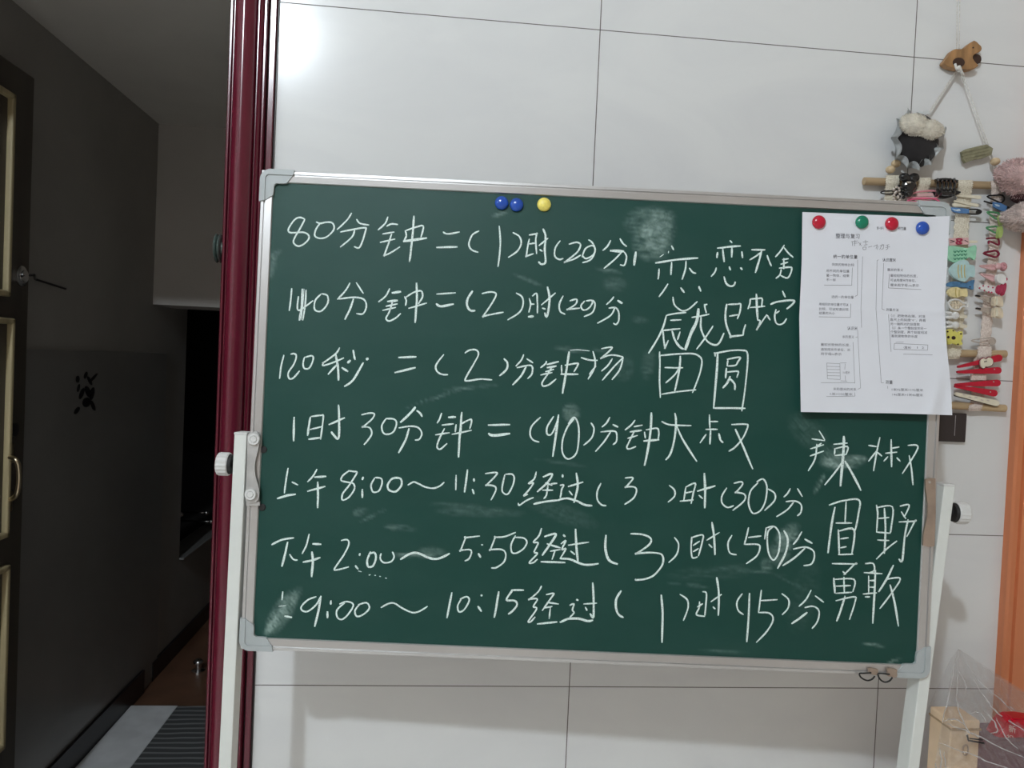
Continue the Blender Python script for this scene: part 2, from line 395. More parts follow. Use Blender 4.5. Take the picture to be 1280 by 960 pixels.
# ------------------------------------------------------------------ the room
XP0, XP1 = -0.645, -0.567
XR = W(1262, 540).x                          # left edge of the wooden door casing on the right
LW = -1.38                                   # face of the corridor's left wall
bm = nb(); box(bm, (XP1 - .004, 0, FLOOR), (XR + .02, .12, 2.25)); put('wall_back', bm, 'tile', origin=(0, 0, 0), kind='structure')
bm = nb(); box(bm, (-2.7, 0, 1.47), (XP1 - .004, .12, 2.25)); box(bm, (-2.7, 0, FLOOR), (LW - .05, .12, 1.47)); box(bm, (XR + .02, 0, 1.42), (XR + 1.2, .12, 2.25)); put('wall_over_doorway', bm, 'roomwall', kind='structure')
bm = nb(); box(bm, (-2.8, -4.2, FLOOR), (-2.7, .12, 2.25)); put('wall_room_left', bm, 'roomwall', kind='structure')
bm = nb(); box(bm, (-2.7, -4.2, FLOOR - .05), (3.0, .0, FLOOR)); put('floor_room', bm, 'palefloor', kind='structure')  # unseen floor, made pale to bounce light onto the lower wall
bm = nb(); box(bm, (LW, 0, FLOOR - .05), (-.5, 4.6, FLOOR)); put('floor', bm, 'brownfloor', kind='structure')
bm = nb(); box(bm, (-2.8, -4.2, 2.25), (3.0, .12, 2.3)); put('ceiling', bm, 'ceil', kind='structure')
bm = nb(); box(bm, (LW - .1, .002, 1.335), (XP0, .118, 1.47)); put('trim_shade_lintel', bm, 'roomwall', kind='structure')  # unseen lintel, added and lowered to keep lamp light off the beam
# corridor shell
YB = onp(195, 260, 0, LW).y                  # the beam across the corridor
ZB = onp(205, 381, 1, YB).z
y_op = onp(230, 520, 0, LW).y; z_sill = onp(219, 704, 0, LW).z
bm = nb()
box(bm, (LW - .1, .004, FLOOR), (LW, y_op, 1.6)); box(bm, (LW - .1, y_op, FLOOR), (LW, 4.5, z_sill)); box(bm, (LW - .1, y_op, 1.15), (LW, 4.5, 1.6))
put('wall_left', bm, 'corridor', kind='structure')
bm = nb(); box(bm, (LW - .35, y_op - .05, z_sill - .1), (LW - .1, 4.5, 1.2)); put('window_1', bm, 'blackglass', kind='structure')
ZW = onp(170, 440, 0, LW + .008).z
y_w = onp(204, 600, 0, LW + .008).y
bm = nb(); box(bm, (LW, .002, FLOOR), (LW + .008, y_w, ZW), .002); put('wall_left_wainscot', bm, 'corrtile', kind='structure')
bm = nb(); box(bm, (LW, .004, 1.455), (-.5, 4.6, 1.55)); put('ceiling_corridor', bm, 'corrceil', kind='structure')
bm = nb(); box(bm, (LW, YB, ZB), (-.55, YB + .25, 1.455)); put('trim_beam', bm, 'beam', kind='structure')
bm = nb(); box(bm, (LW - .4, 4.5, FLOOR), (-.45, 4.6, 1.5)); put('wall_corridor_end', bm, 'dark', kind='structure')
bm = nb(); box(bm, (-.56, .12, FLOOR), (-.45, 4.6, 1.5)); put('wall_corridor_right', bm, 'corridor', kind='structure')
yb1 = onp(178, 870, 0, LW + .012).y; yb2 = onp(190, 880, 0, LW + .012).y
bm = nb(); box(bm, (LW + .008, 0, FLOOR), (LW + .018, yb1, FLOOR + .092)); put('baseboard_left', bm, 'dark', kind='structure')
bm = nb(); box(bm, (LW, yb2, FLOOR), (LW + .012, 4.5, FLOOR + .075)); put('baseboard_corridor_far', bm, 'dark', kind='structure')
bm = nb(); box(bm, (LW - .1, y_op, z_sill), (LW + .02, 4.5, z_sill + .010), .003); put('trim_sill', bm, 'corrtile', kind='structure')

# maroon casing of the doorway: one moulded profile run from floor to above the picture
prof = [(0, .10), (0, -.014), (.002, -.017), (.005, -.017), (.007, -.012), (.0095, -.012), (.011, -.019)]
for i in range(13):
    a = i / 12
    prof.append((.0125 + .034 * a, -.021 - .019 * math.sin(PI * (.12 + .76 * a))))
prof += [(.048, -.018), (.050, -.018), (.0515, -.023), (.054, -.025), (.0565, -.023), (.058, -.018), (.060, -.021), (.0625, -.021), (.064, -.016), (.064, .10)]
bm = nb(); hexa(bm, [(XP0 + x, y, FLOOR) for x, y in prof], [(XP0 + x, y, 2.0) for x, y in prof])
put('trim_1', bm, 'maroon', kind='structure', smooth=True, auto=35)
bm = nb(); box(bm, (XP0 + .067, -.012, FLOOR), (XP1 - .001, .0, 2.0), .001); put('trim_2', bm, 'maroon', kind='structure')
bm = nb(); box(bm, (XP0 + .0640, -.004, FLOOR), (XP1 + .0015, .0, 2.0)); put('trim_3', bm, 'dark', kind='structure')

# orange wooden doorway on the right
bm = nb()
cw = .062
hexa(bm, [(XR, 0, FLOOR), (XR, -.016, FLOOR), (XR + .004, -.02, FLOOR), (XR + .013, -.02, FLOOR), (XR + .017, -.012, FLOOR), (XR + .020, -.012, FLOOR), (XR + .022, -.018, FLOOR), (XR + cw, -.018, FLOOR), (XR + cw, .1, FLOOR), (XR + .021, .1, FLOOR), (XR + .021, 0, FLOOR)],
     [(XR, 0, 1.42), (XR, -.016, 1.42), (XR + .004, -.02, 1.42), (XR + .013, -.02, 1.42), (XR + .017, -.012, 1.42), (XR + .020, -.012, 1.42), (XR + .022, -.018, 1.42), (XR + cw, -.018, 1.42), (XR + cw, .1, 1.42), (XR + .021, .1, 1.42), (XR + .021, 0, 1.42)])
put('trim_4', bm, 'orange', kind='structure')
bm = nb(); box(bm, (XR + cw, .02, FLOOR), (XR + .95, .06, 1.42), .003)
d2 = put('door_2', bm, 'orangedoor', kind='structure')
bm = nb()
for (z0, z1) in ((-.62, .15), (.3, 1.25)):
    for x0 in (.12, .5):
        box(bm, (XR + cw + x0, .012, z0), (XR + cw + x0 + .28, .02, z1), .004)
put('door_panel', bm, 'orangedoor', parent=d2)

# dark entrance door on the corridor's left wall
DX = LW + .045
y_d1 = onp(38, 300, 0, DX).y; z_d1 = onp(37, 93, 0, DX).z
bm = nb(); box(bm, (LW + .008, y_d1 - .92, FLOOR + .01), (DX, y_d1, z_d1), .004)
door = put('door_1', bm, 'doordark', kind='structure')
def dpt(px, py, off=0.0): return onp(px, py, 0, DX + off)
def mould(name, pys, x_r):                   # raised frame around a recessed panel, its far stile in view
    a = dpt(x_r, pys[0]); b = dpt(x_r, pys[1])
    bm = nb()
    y0, y1, z0, z1 = y_d1 - .80, a.y, b.z, a.z
    wd = .015
    for lo, hi in (((y1 - wd, z0), (y1, z1)), ((y0, z0), (y0 + wd, z1)), ((y0, z1 - wd), (y1, z1)), ((y0, z0), (y1, z0 + wd))):
        box(bm, (DX - .002, lo[0], lo[1]), (DX + .014, hi[0], hi[1]), .004)
    put('panel_moulding', bm, 'doormould', parent=door, label='pale wooden moulding')
mould('a', (118, 372), 14); mould('b', (398, 668), 13); mould('c', (705, 930), 7)
p = dpt(25, 345)
bm = nb(); lathe(bm, p, (1, 0, 0), [(-.004, .026), (.006, .026), (.008, .022), (.008, .016), (.014, .015), (.015, 0)], 24); put('lock_cylinder', bm, 'steel', parent=door, smooth=True, auto=40, label='round steel lock')
bm = nb(); q1_, q2_ = onp(44, 349, 0, LW + .012), onp(82, 361, 0, LW + .012); tube(bm, [dpt(27, 345, .012), Vector((DX + .01, y_d1 + .004, q1_.z + .004)), q1_, q2_], .0032, 8); put('latch_shadow_rod', bm, 'dark', parent=door)  # dark rod along the wall standing in for the latch's cast shadow
p = dpt(17, 537)
bm = nb(); lathe(bm, p, (1, 0, 0), [(-.003, .017), (.005, .017), (.006, 0)], 20); put('keyhole_cover', bm, 'dark', parent=door)
bm = nb()
h = [dpt(13, 570, .0), dpt(13, 572, .02), dpt(19, 574, .04), dpt(23, 582, .047), dpt(24, 600, .047), dpt(21, 618, .043), dpt(14, 624, .02), dpt(11, 625, .0)]
tube(bm, catmull(h, 4), .006, 10)
for q in (dpt(12, 567), dpt(10, 627)): box(bm, (q.x - .003, q.y - .012, q.z - .026), (q.x + .006, q.y + .012, q.z + .026), .003)
put('door_handle', bm, 'brass', parent=door, smooth=True, auto=40, label='worn brass pull handle')

# door knob of green glass on the casing's edge
p = W(281, 311); zc = p.z
bm = nb(); lathe(bm, Vector((XP0 + .001, -.002, zc)), (-1, 0, 0), [(-.0005, .013), (.003, .013), (.004, .023), (.0065, .025), (.0075, .022), (.008, .015), (.0095, .015), (.0105, .024), (.0125, .0255), (.0145, .021), (.0155, 0)], 28)
put('door_bumper', bm, 'glassgreen', smooth=True, auto=50, label='round green glass bumper on the edge of the maroon casing', cat='door bumper')

# things in the corridor
def stickerpetal(px, py, l, wd, ang, bm):
    c = onp(px, py, 0, LW + .0085)
    k = 1.115 / (550 - px)                   # metres per pixel along the vertical at that depth
    pts = []
    for i in range(14):
        t = 2 * PI * i / 14; a = l * math.cos(t); b = wd * math.sin(t)
        dz = (a * math.cos(ang) - b * math.sin(ang)) * k; dy = (a * math.sin(ang) + b * math.cos(ang)) * k * 3.4
        pts.append(Vector((c.x, c.y + dy, c.z + dz)))
    hexa(bm, [q + Vector((.0012, 0, 0)) for q in pts], [q - Vector((.0004, 0, 0)) for q in pts])
bm = nb()
for a in ((97, 474, 4.5, 1.4, 0), (107, 469, 4.5, 1.2, .15), (112, 476, 6, 1.2, -.3), (117, 472, 6, 1.2, .5), (98, 485, 5, 1, .1), (102, 492, 7, 1.6, .2), (110, 490, 8, 2.0, -.25), (115, 492, 8, 1.8, .1), (108, 503, 6, 3.2, .0), (116, 507, 7, 1.4, -.25), (96, 513, 4.5, 1.8, .3)):
    stickerpetal(*a, bm)
put('wall_sticker', bm, 'sticker', label='black floral vinyl sticker on the dark corridor wall', cat='sticker')
yr1 = onp(177, 882, 2, FLOOR + .01).y; xr0 = LW + .02; xr1 = onp(222, 882, 2, FLOOR + .01).x
rug = root('floor_mat', (xr1, yr1 - .6, FLOOR), 'dark striped floor mat with a pale grey border in the corridor', 'mat')
bm = nb(); box(bm, (xr1, yr1 - 1.2, FLOOR), (-.68, yr1, FLOOR + .010), .002); put('striped_field', bm, 'rug', parent=rug)
bm = nb(); box(bm, (xr0, yr1 - 1.2, FLOOR), (xr1, yr1, FLOOR + .011), .002); put('border', bm, 'rugborder', parent=rug, label='pale grey border')
p = onp(248, 829, 2, FLOOR + .035)
bm = nb(); lathe(bm, Vector((p.x, p.y, FLOOR)), (0, 0, 1), [(0, .028), (.006, .028), (.01, .012), (.03, .012), (.035, .02), (.045, .02), (.052, .012), (.054, 0)], 20); put('door_stopper', bm, 'steel', smooth=True, auto=50, label='small shiny metal door stopper on the brown corridor floor', cat='door stopper')
for i, (px, py, lb) in enumerate(((226, 643, 'tiny metal ball added as a glint in the dark niche, nearest the grey wall'), (258, 641, 'tiny metal ball added as a glint in the dark niche, beside the maroon casing'), (264, 652, 'lower tiny metal ball added as a glint in the dark niche beside the maroon casing'))):
    yy = 2.3 + .12 * i if i == 0 else 2.55
    p = onp(px, py, 1, yy)
    bm = nb(); blob(bm, p, .012, .012, .012, sub=2); tube(bm, [p, Vector((p.x - .03, p.y, p.z)), Vector((LW - .1, p.y, p.z))], .004, 6)
    put('glint_ball' if i == 0 else 'glint_ball.%03d' % i, bm, 'steel', smooth=True, label=lb, cat='metal ball', group='added glint balls in the dark niche')  # steel balls added only to give the niche its glints

# ------------------------------------------------------------------ the chalkboard on its stand
bc = B(BW / 2, BH, -.02)
chalk = root('standing_chalkboard', (bc.x, bc.y, FLOOR), 'large green chalkboard with aluminium frame on a white stand, covered in chalk writing', 'chalkboard')
RW = .0175
NX, NY = 300, 208
bm = nb()
U0, U1, V0, V1 = RW - .002, BW - RW + .002, RW - .002, BH - RW + .002
lay = bm.verts.layers.float.new('chalk_dust')
SM = [  # chalk smears: centre x, y, half sizes, angle, strength, kind (b blob, s streak)
 (812, 276, 26, 15, -.15, .17, 'b'), (815, 303, 20, 19, .1, .22, 'b'), (824, 290, 16, 22, .3, .15, 'b'),
 (352, 766, 25, 10, -1.05, .26, 'b'), (362, 752, 18, 6, -.95, .16, 'b'), (340, 782, 12, 5, -1.0, .2, 'b'),
 (984, 673, 12, 10, 0, .30, 'b'), (975, 690, 11, 14, .2, .18, 'b'), (958, 706, 6, 7, 0, .2, 'b'), (988, 665, 8, 12, .8, .15, 'b'),
 (1052, 578, 22, 7, -.05, .26, 'b'), (1040, 572, 12, 14, .6, .12, 'b'), (1024, 605, 12, 2.5, -1.1, .24, 'b'), (1072, 573, 10, 4, 0, .22, 'b'),
 (714, 516, 9, 9, 0, .24, 'b'), (343, 318, 8, 3, -.5, .2, 'b'), (341, 333, 3, 12, .15, .22, 'b'),
 (520, 693, 22, 3.5, -.05, .22, 'b'), (540, 690, 14, 5, 0, .14, 'b'), (450, 640, 8, 4, -.4, .12, 'b'), (466, 645, 14, 2, -.5, .14, 'b'), (500, 660, 16, 3, .05, .16, 'b'),
 (780, 460, 10, 14, .1, .05, 'b'), (810, 455, 7, 16, .1, .07, 'b'), (768, 355, 12, 8, 0, .08, 'b'), (800, 400, 9, 4, 0, .06, 'b'),
 (890, 716, 45, 8, -.1, .035, 'b'), (860, 731, 20, 1.6, .05, .13, 'b'), (940, 714, 34, 1.5, .06, .09, 'b'), (988, 728, 20, 1.4, .42, .08, 'b'), (895, 713, 30, 1.6, -.25, .05, 'b'),
 (600, 640, 45, 5, -.02, .07, 'b'), (570, 632, 26, 3, .0, .1, 'b'), (700, 640, 40, 10, .3, .05, 'b'), (1010, 540, 24, 14, .7, .06, 'b'),
 (760, 338, 14, 2.5, .12, .14, 'b'), (660, 350, 18, 2, .35, .1, 'b'), (712, 437, 16, 2.5, .08, .12, 'b'), (744, 438, 14, 2, 0, .1, 'b'),
 (545, 497, 34, 1.6, -.38, .14, 'b'), (590, 484, 28, 1.8, -.14, .12, 'b'), (625, 268, 9, 2.5, -.4, .16, 'b'), (700, 578, 26, 1.8, .1, .08, 'b'),
 (1005, 745, 14, 40, .2, .03, 'b'), (905, 815, 30, 1.5, 0, .12, 'b'), (1092, 806, 12, 1.5, .1, .22, 'b'), (1118, 826, 8, 1.6, -.4, .22, 'b')]
SMW = [(PB(cx, cy, -.004), a, b, t, s) for cx, cy, a, b, t, s, k in SM]
SMU = [((q - BO).dot(BX), -(q - BO).dot(BZ), a * .00117, b * .00117, t, s) for q, a, b, t, s in SMW]
grid = []
for j in range(NY + 1):
    row = []
    for i in range(NX + 1):
        u = U0 + (U1 - U0) * i / NX; v = V0 + (V1 - V0) * j / NY
        vt = bm.verts.new(B(u, v, -.004)); s = 0
        for cu, cv, a, b, t, st in SMU:
            du, dv = u - cu, v - cv
            if abs(du) > .07 or abs(dv) > .07: continue
            x = du * math.cos(t) + dv * math.sin(t); y = -du * math.sin(t) + dv * math.cos(t)
            q = (x / a) ** 2 + (y / b) ** 2
            if q < 2.2:
                e = 1.0 if q < .55 else max(0, 1 - (q - .55) / 1.4)
                st2 = .55 + .9 * noise.noise(Vector((x * 60, y * 420, cu * 50)))
                s += .85 * st * e * max(0, st2) * 1.5
        vt[lay] = min(.6, s); row.append(vt)
    grid.append(row)
for j in range(NY):
    for i in range(NX): bm.faces.new((grid[j][i], grid[j][i + 1], grid[j + 1][i + 1], grid[j + 1][i]))
put('board_surface', bm, 'board', parent=chalk, label='green enamel writing surface with chalk smears')
bm = nb(); obox(bm, B(BW / 2, BH / 2, -.0115), BX, BN, BZ, BW - .03, .012, BH - .03); put('back_panel', bm, 'greystrip', parent=chalk)
rp = [(0, -.019), (0, -.001), (.0008, 0), (.0045, 0), (.0052, -.0022), (.0066, -.0022), (.0072, -.0004), (.0160, -.0012), (.0172, -.003), (.0175, -.006), (.0175, -.019)]
def rail(p0, dx, dn, length, lab):           # p0 outer corner, dx along, dn inward
    bm = nb()
    hexa(bm, [B(*(p0[0] + dx[0] * s + dn[0] * s, p0[1] + dx[1] * s + dn[1] * s), h) for s, h in rp],
         [B(*(p0[0] + dx[0] * (length - s) + dn[0] * s, p0[1] + dx[1] * (length - s) + dn[1] * s), h) for s, h in rp])
    put('frame_rail', bm, 'alu', parent=chalk)
rail((0, 0), (1, 0), (0, 1), BW, 't'); rail((0, BH), (1, 0), (0, -1), BW, 'b'); rail((0, 0), (0, 1), (1, 0), BH, 'l'); rail((BW, 0), (0, 1), (-1, 0), BH, 'r')
def cap(cu, cv, su, sv):
    def arc(cx, cy, r, a0, a1, n=8): return [(cx + r * math.cos(a0 + (a1 - a0) * i / n), cy + r * math.sin(a0 + (a1 - a0) * i / n)) for i in range(n + 1)]
    outer = [(-.0012, .046)] + arc(.0138, .0138, .015, PI, 1.5 * PI) + [(.048, -.0012)]
    L1 = outer + [(.0465, .006), (.037, .0182), (.030, .0188)] + arc(.0238, .0238, .005, 1.5 * PI, PI, 5) + [(.0188, .030), (.0182, .036), (.006, .0445)]
    L2 = outer + [(.0462, .0065)] + arc(.0125, .0125, .006, 1.5 * PI, PI, 6) + [(.0065, .0445)]
    bm = nb()
    for Lp, h in ((L1, .0009), (L2, .0026)):
        hexa(bm, [B(cu + su * x, cv + sv * y, h) for x, y in Lp], [B(cu + su * x, cv + sv * y, -.0205) for x, y in Lp])
    put('corner_cap', bm, 'capgrey', parent=chalk)
cap(0, 0, 1, 1); cap(BW, 0, -1, 1); cap(0, BH, 1, -1); cap(BW, BH, -1, -1)

# legs of the stand
def leg(tp, bp, wd, wz, dep):
    a = PB(*tp, wz); b = PB(*bp, wz); d = (b - a).normalized()
    e = a + d * ((FLOOR + .02 - a.z) / d.z)
    bm = nb(); n0 = BX * wd / 2
    lo = [a - n0, a + n0, a + n0 - BN * dep, a - n0 - BN * dep]
    hi = [e - n0, e + n0, e + n0 - BN * dep, e - n0 - BN * dep]
    hexa(bm, lo, hi)
    bmesh.ops.bevel(bm, geom=list(bm.edges), offset=.0012, segments=2, affect='EDGES', profile=.5)
    lg = put('leg', bm, 'whitepaint', parent=chalk)
    bm = nb(); obox(bm, a - BN * dep / 2 + Vector((0, 0, .0015)), BX, BN, BZ, wd + .0008, dep + .0008, .004, .001); put('leg_cap', bm, 'knobplastic', parent=lg)
    bm = nb(); c = e - BN * dep / 2; box(bm, (c.x - .02, c.y - .22, FLOOR), (c.x + .02, c.y + .20, FLOOR + .022), .004); put('foot', bm, 'whitepaint', parent=lg)
    return a, e, d
aL = leg((300.6, 543.5), (280.8, 960), .0182, .003, .028)
aR = leg((1187.2, 608), (1142.3, 960), .0165, -.005, .032)
def knob(px, py, wz, side, r):
    c = PB(px, py, wz)
    bm = nb(); lathe(bm, c, BX * side, [(-.0075, r * .93), (-.006, r), (.0075, r), (.0092, r * .92), (.0095, 0)], 36, ribs=.05)
    k = put('tightening_knob', bm, 'knobplastic', parent=chalk)
    bm = nb(); lathe(bm, c, BX * side, [(-.012, r * .80), (-.0076, r * .86)], 24); lathe(bm, c, BX * side, [(-.024, .0045), (-.0119, .0045)], 12); put('washer', bm, 'blackrubber_shade', parent=k)
knob(281, 580, -.011, -1, .0172); knob(1200, 641, -.02, 1, .0168)
# pivot plates on the side rails
bm = nb(); flat([(309.6, 549), (311, 542.5), (316, 539.5), (322, 540.5), (325.6, 546), (325.2, 553), (322, 566), (319, 580), (319.6, 594), (323, 606), (324.5, 616), (323, 625), (317, 628), (309.5, 628), (307.3, 622), (308.3, 600), (309.2, 575)], .0026, .006, bm, 3, PB)
pl = put('pivot_plate', bm, 'zinc', parent=chalk)
for x, y, r in ((318.2, 548.7, .0088), (314, 617.6, .0085)):
    bm = nb(); lathe(bm, PB(x, y, .006), BN, [(0, r), (.004, r), (.005, r * .93), (.005, r * .58), (.0042, r * .56), (.0058, r * .5), (.0062, 0)], 24); put('bolt', bm, 'knobplastic', parent=pl, smooth=True, auto=40)
bm = nb(); flat([(308, 628), (325, 627), (325, 632), (308, 632)], .0006, .003, bm, 0, PB); put('slide_plate', bm, 'zinc', parent=pl)
bm = nb(); flat([(1156, 599), (1162, 597.4), (1168.6, 598), (1169, 640), (1167.4, 682.5), (1160, 683.5), (1152.9, 681.5), (1153.5, 668), (1158.6, 645), (1159, 630), (1156.2, 612)], .001, .0045, bm, 0, PB)
pl = put('pivot_plate', bm, 'bronze', parent=chalk, label='metal plate with a brown reflection put into its colour')  # brown reflection is put into the plate's base colour
bm = nb(); lathe(bm, PB(1161.7, 602.7, .0045), BN, [(0, .0024), (.0012, .002), (.0015, 0)], 12); put('bolt', bm, 'steel', parent=pl)
# small black discs painting the bolts' cast shadows beside the left rail
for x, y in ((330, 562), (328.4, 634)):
    bm = nb(); lathe(bm, PB(x - .5, y, -.004), BN, [(0, .0052), (.0012, .0052), (.0018, .004), (.002, 0)], 20); put('bolt_shadow', bm, 'blackrubber_shade', parent=chalk)

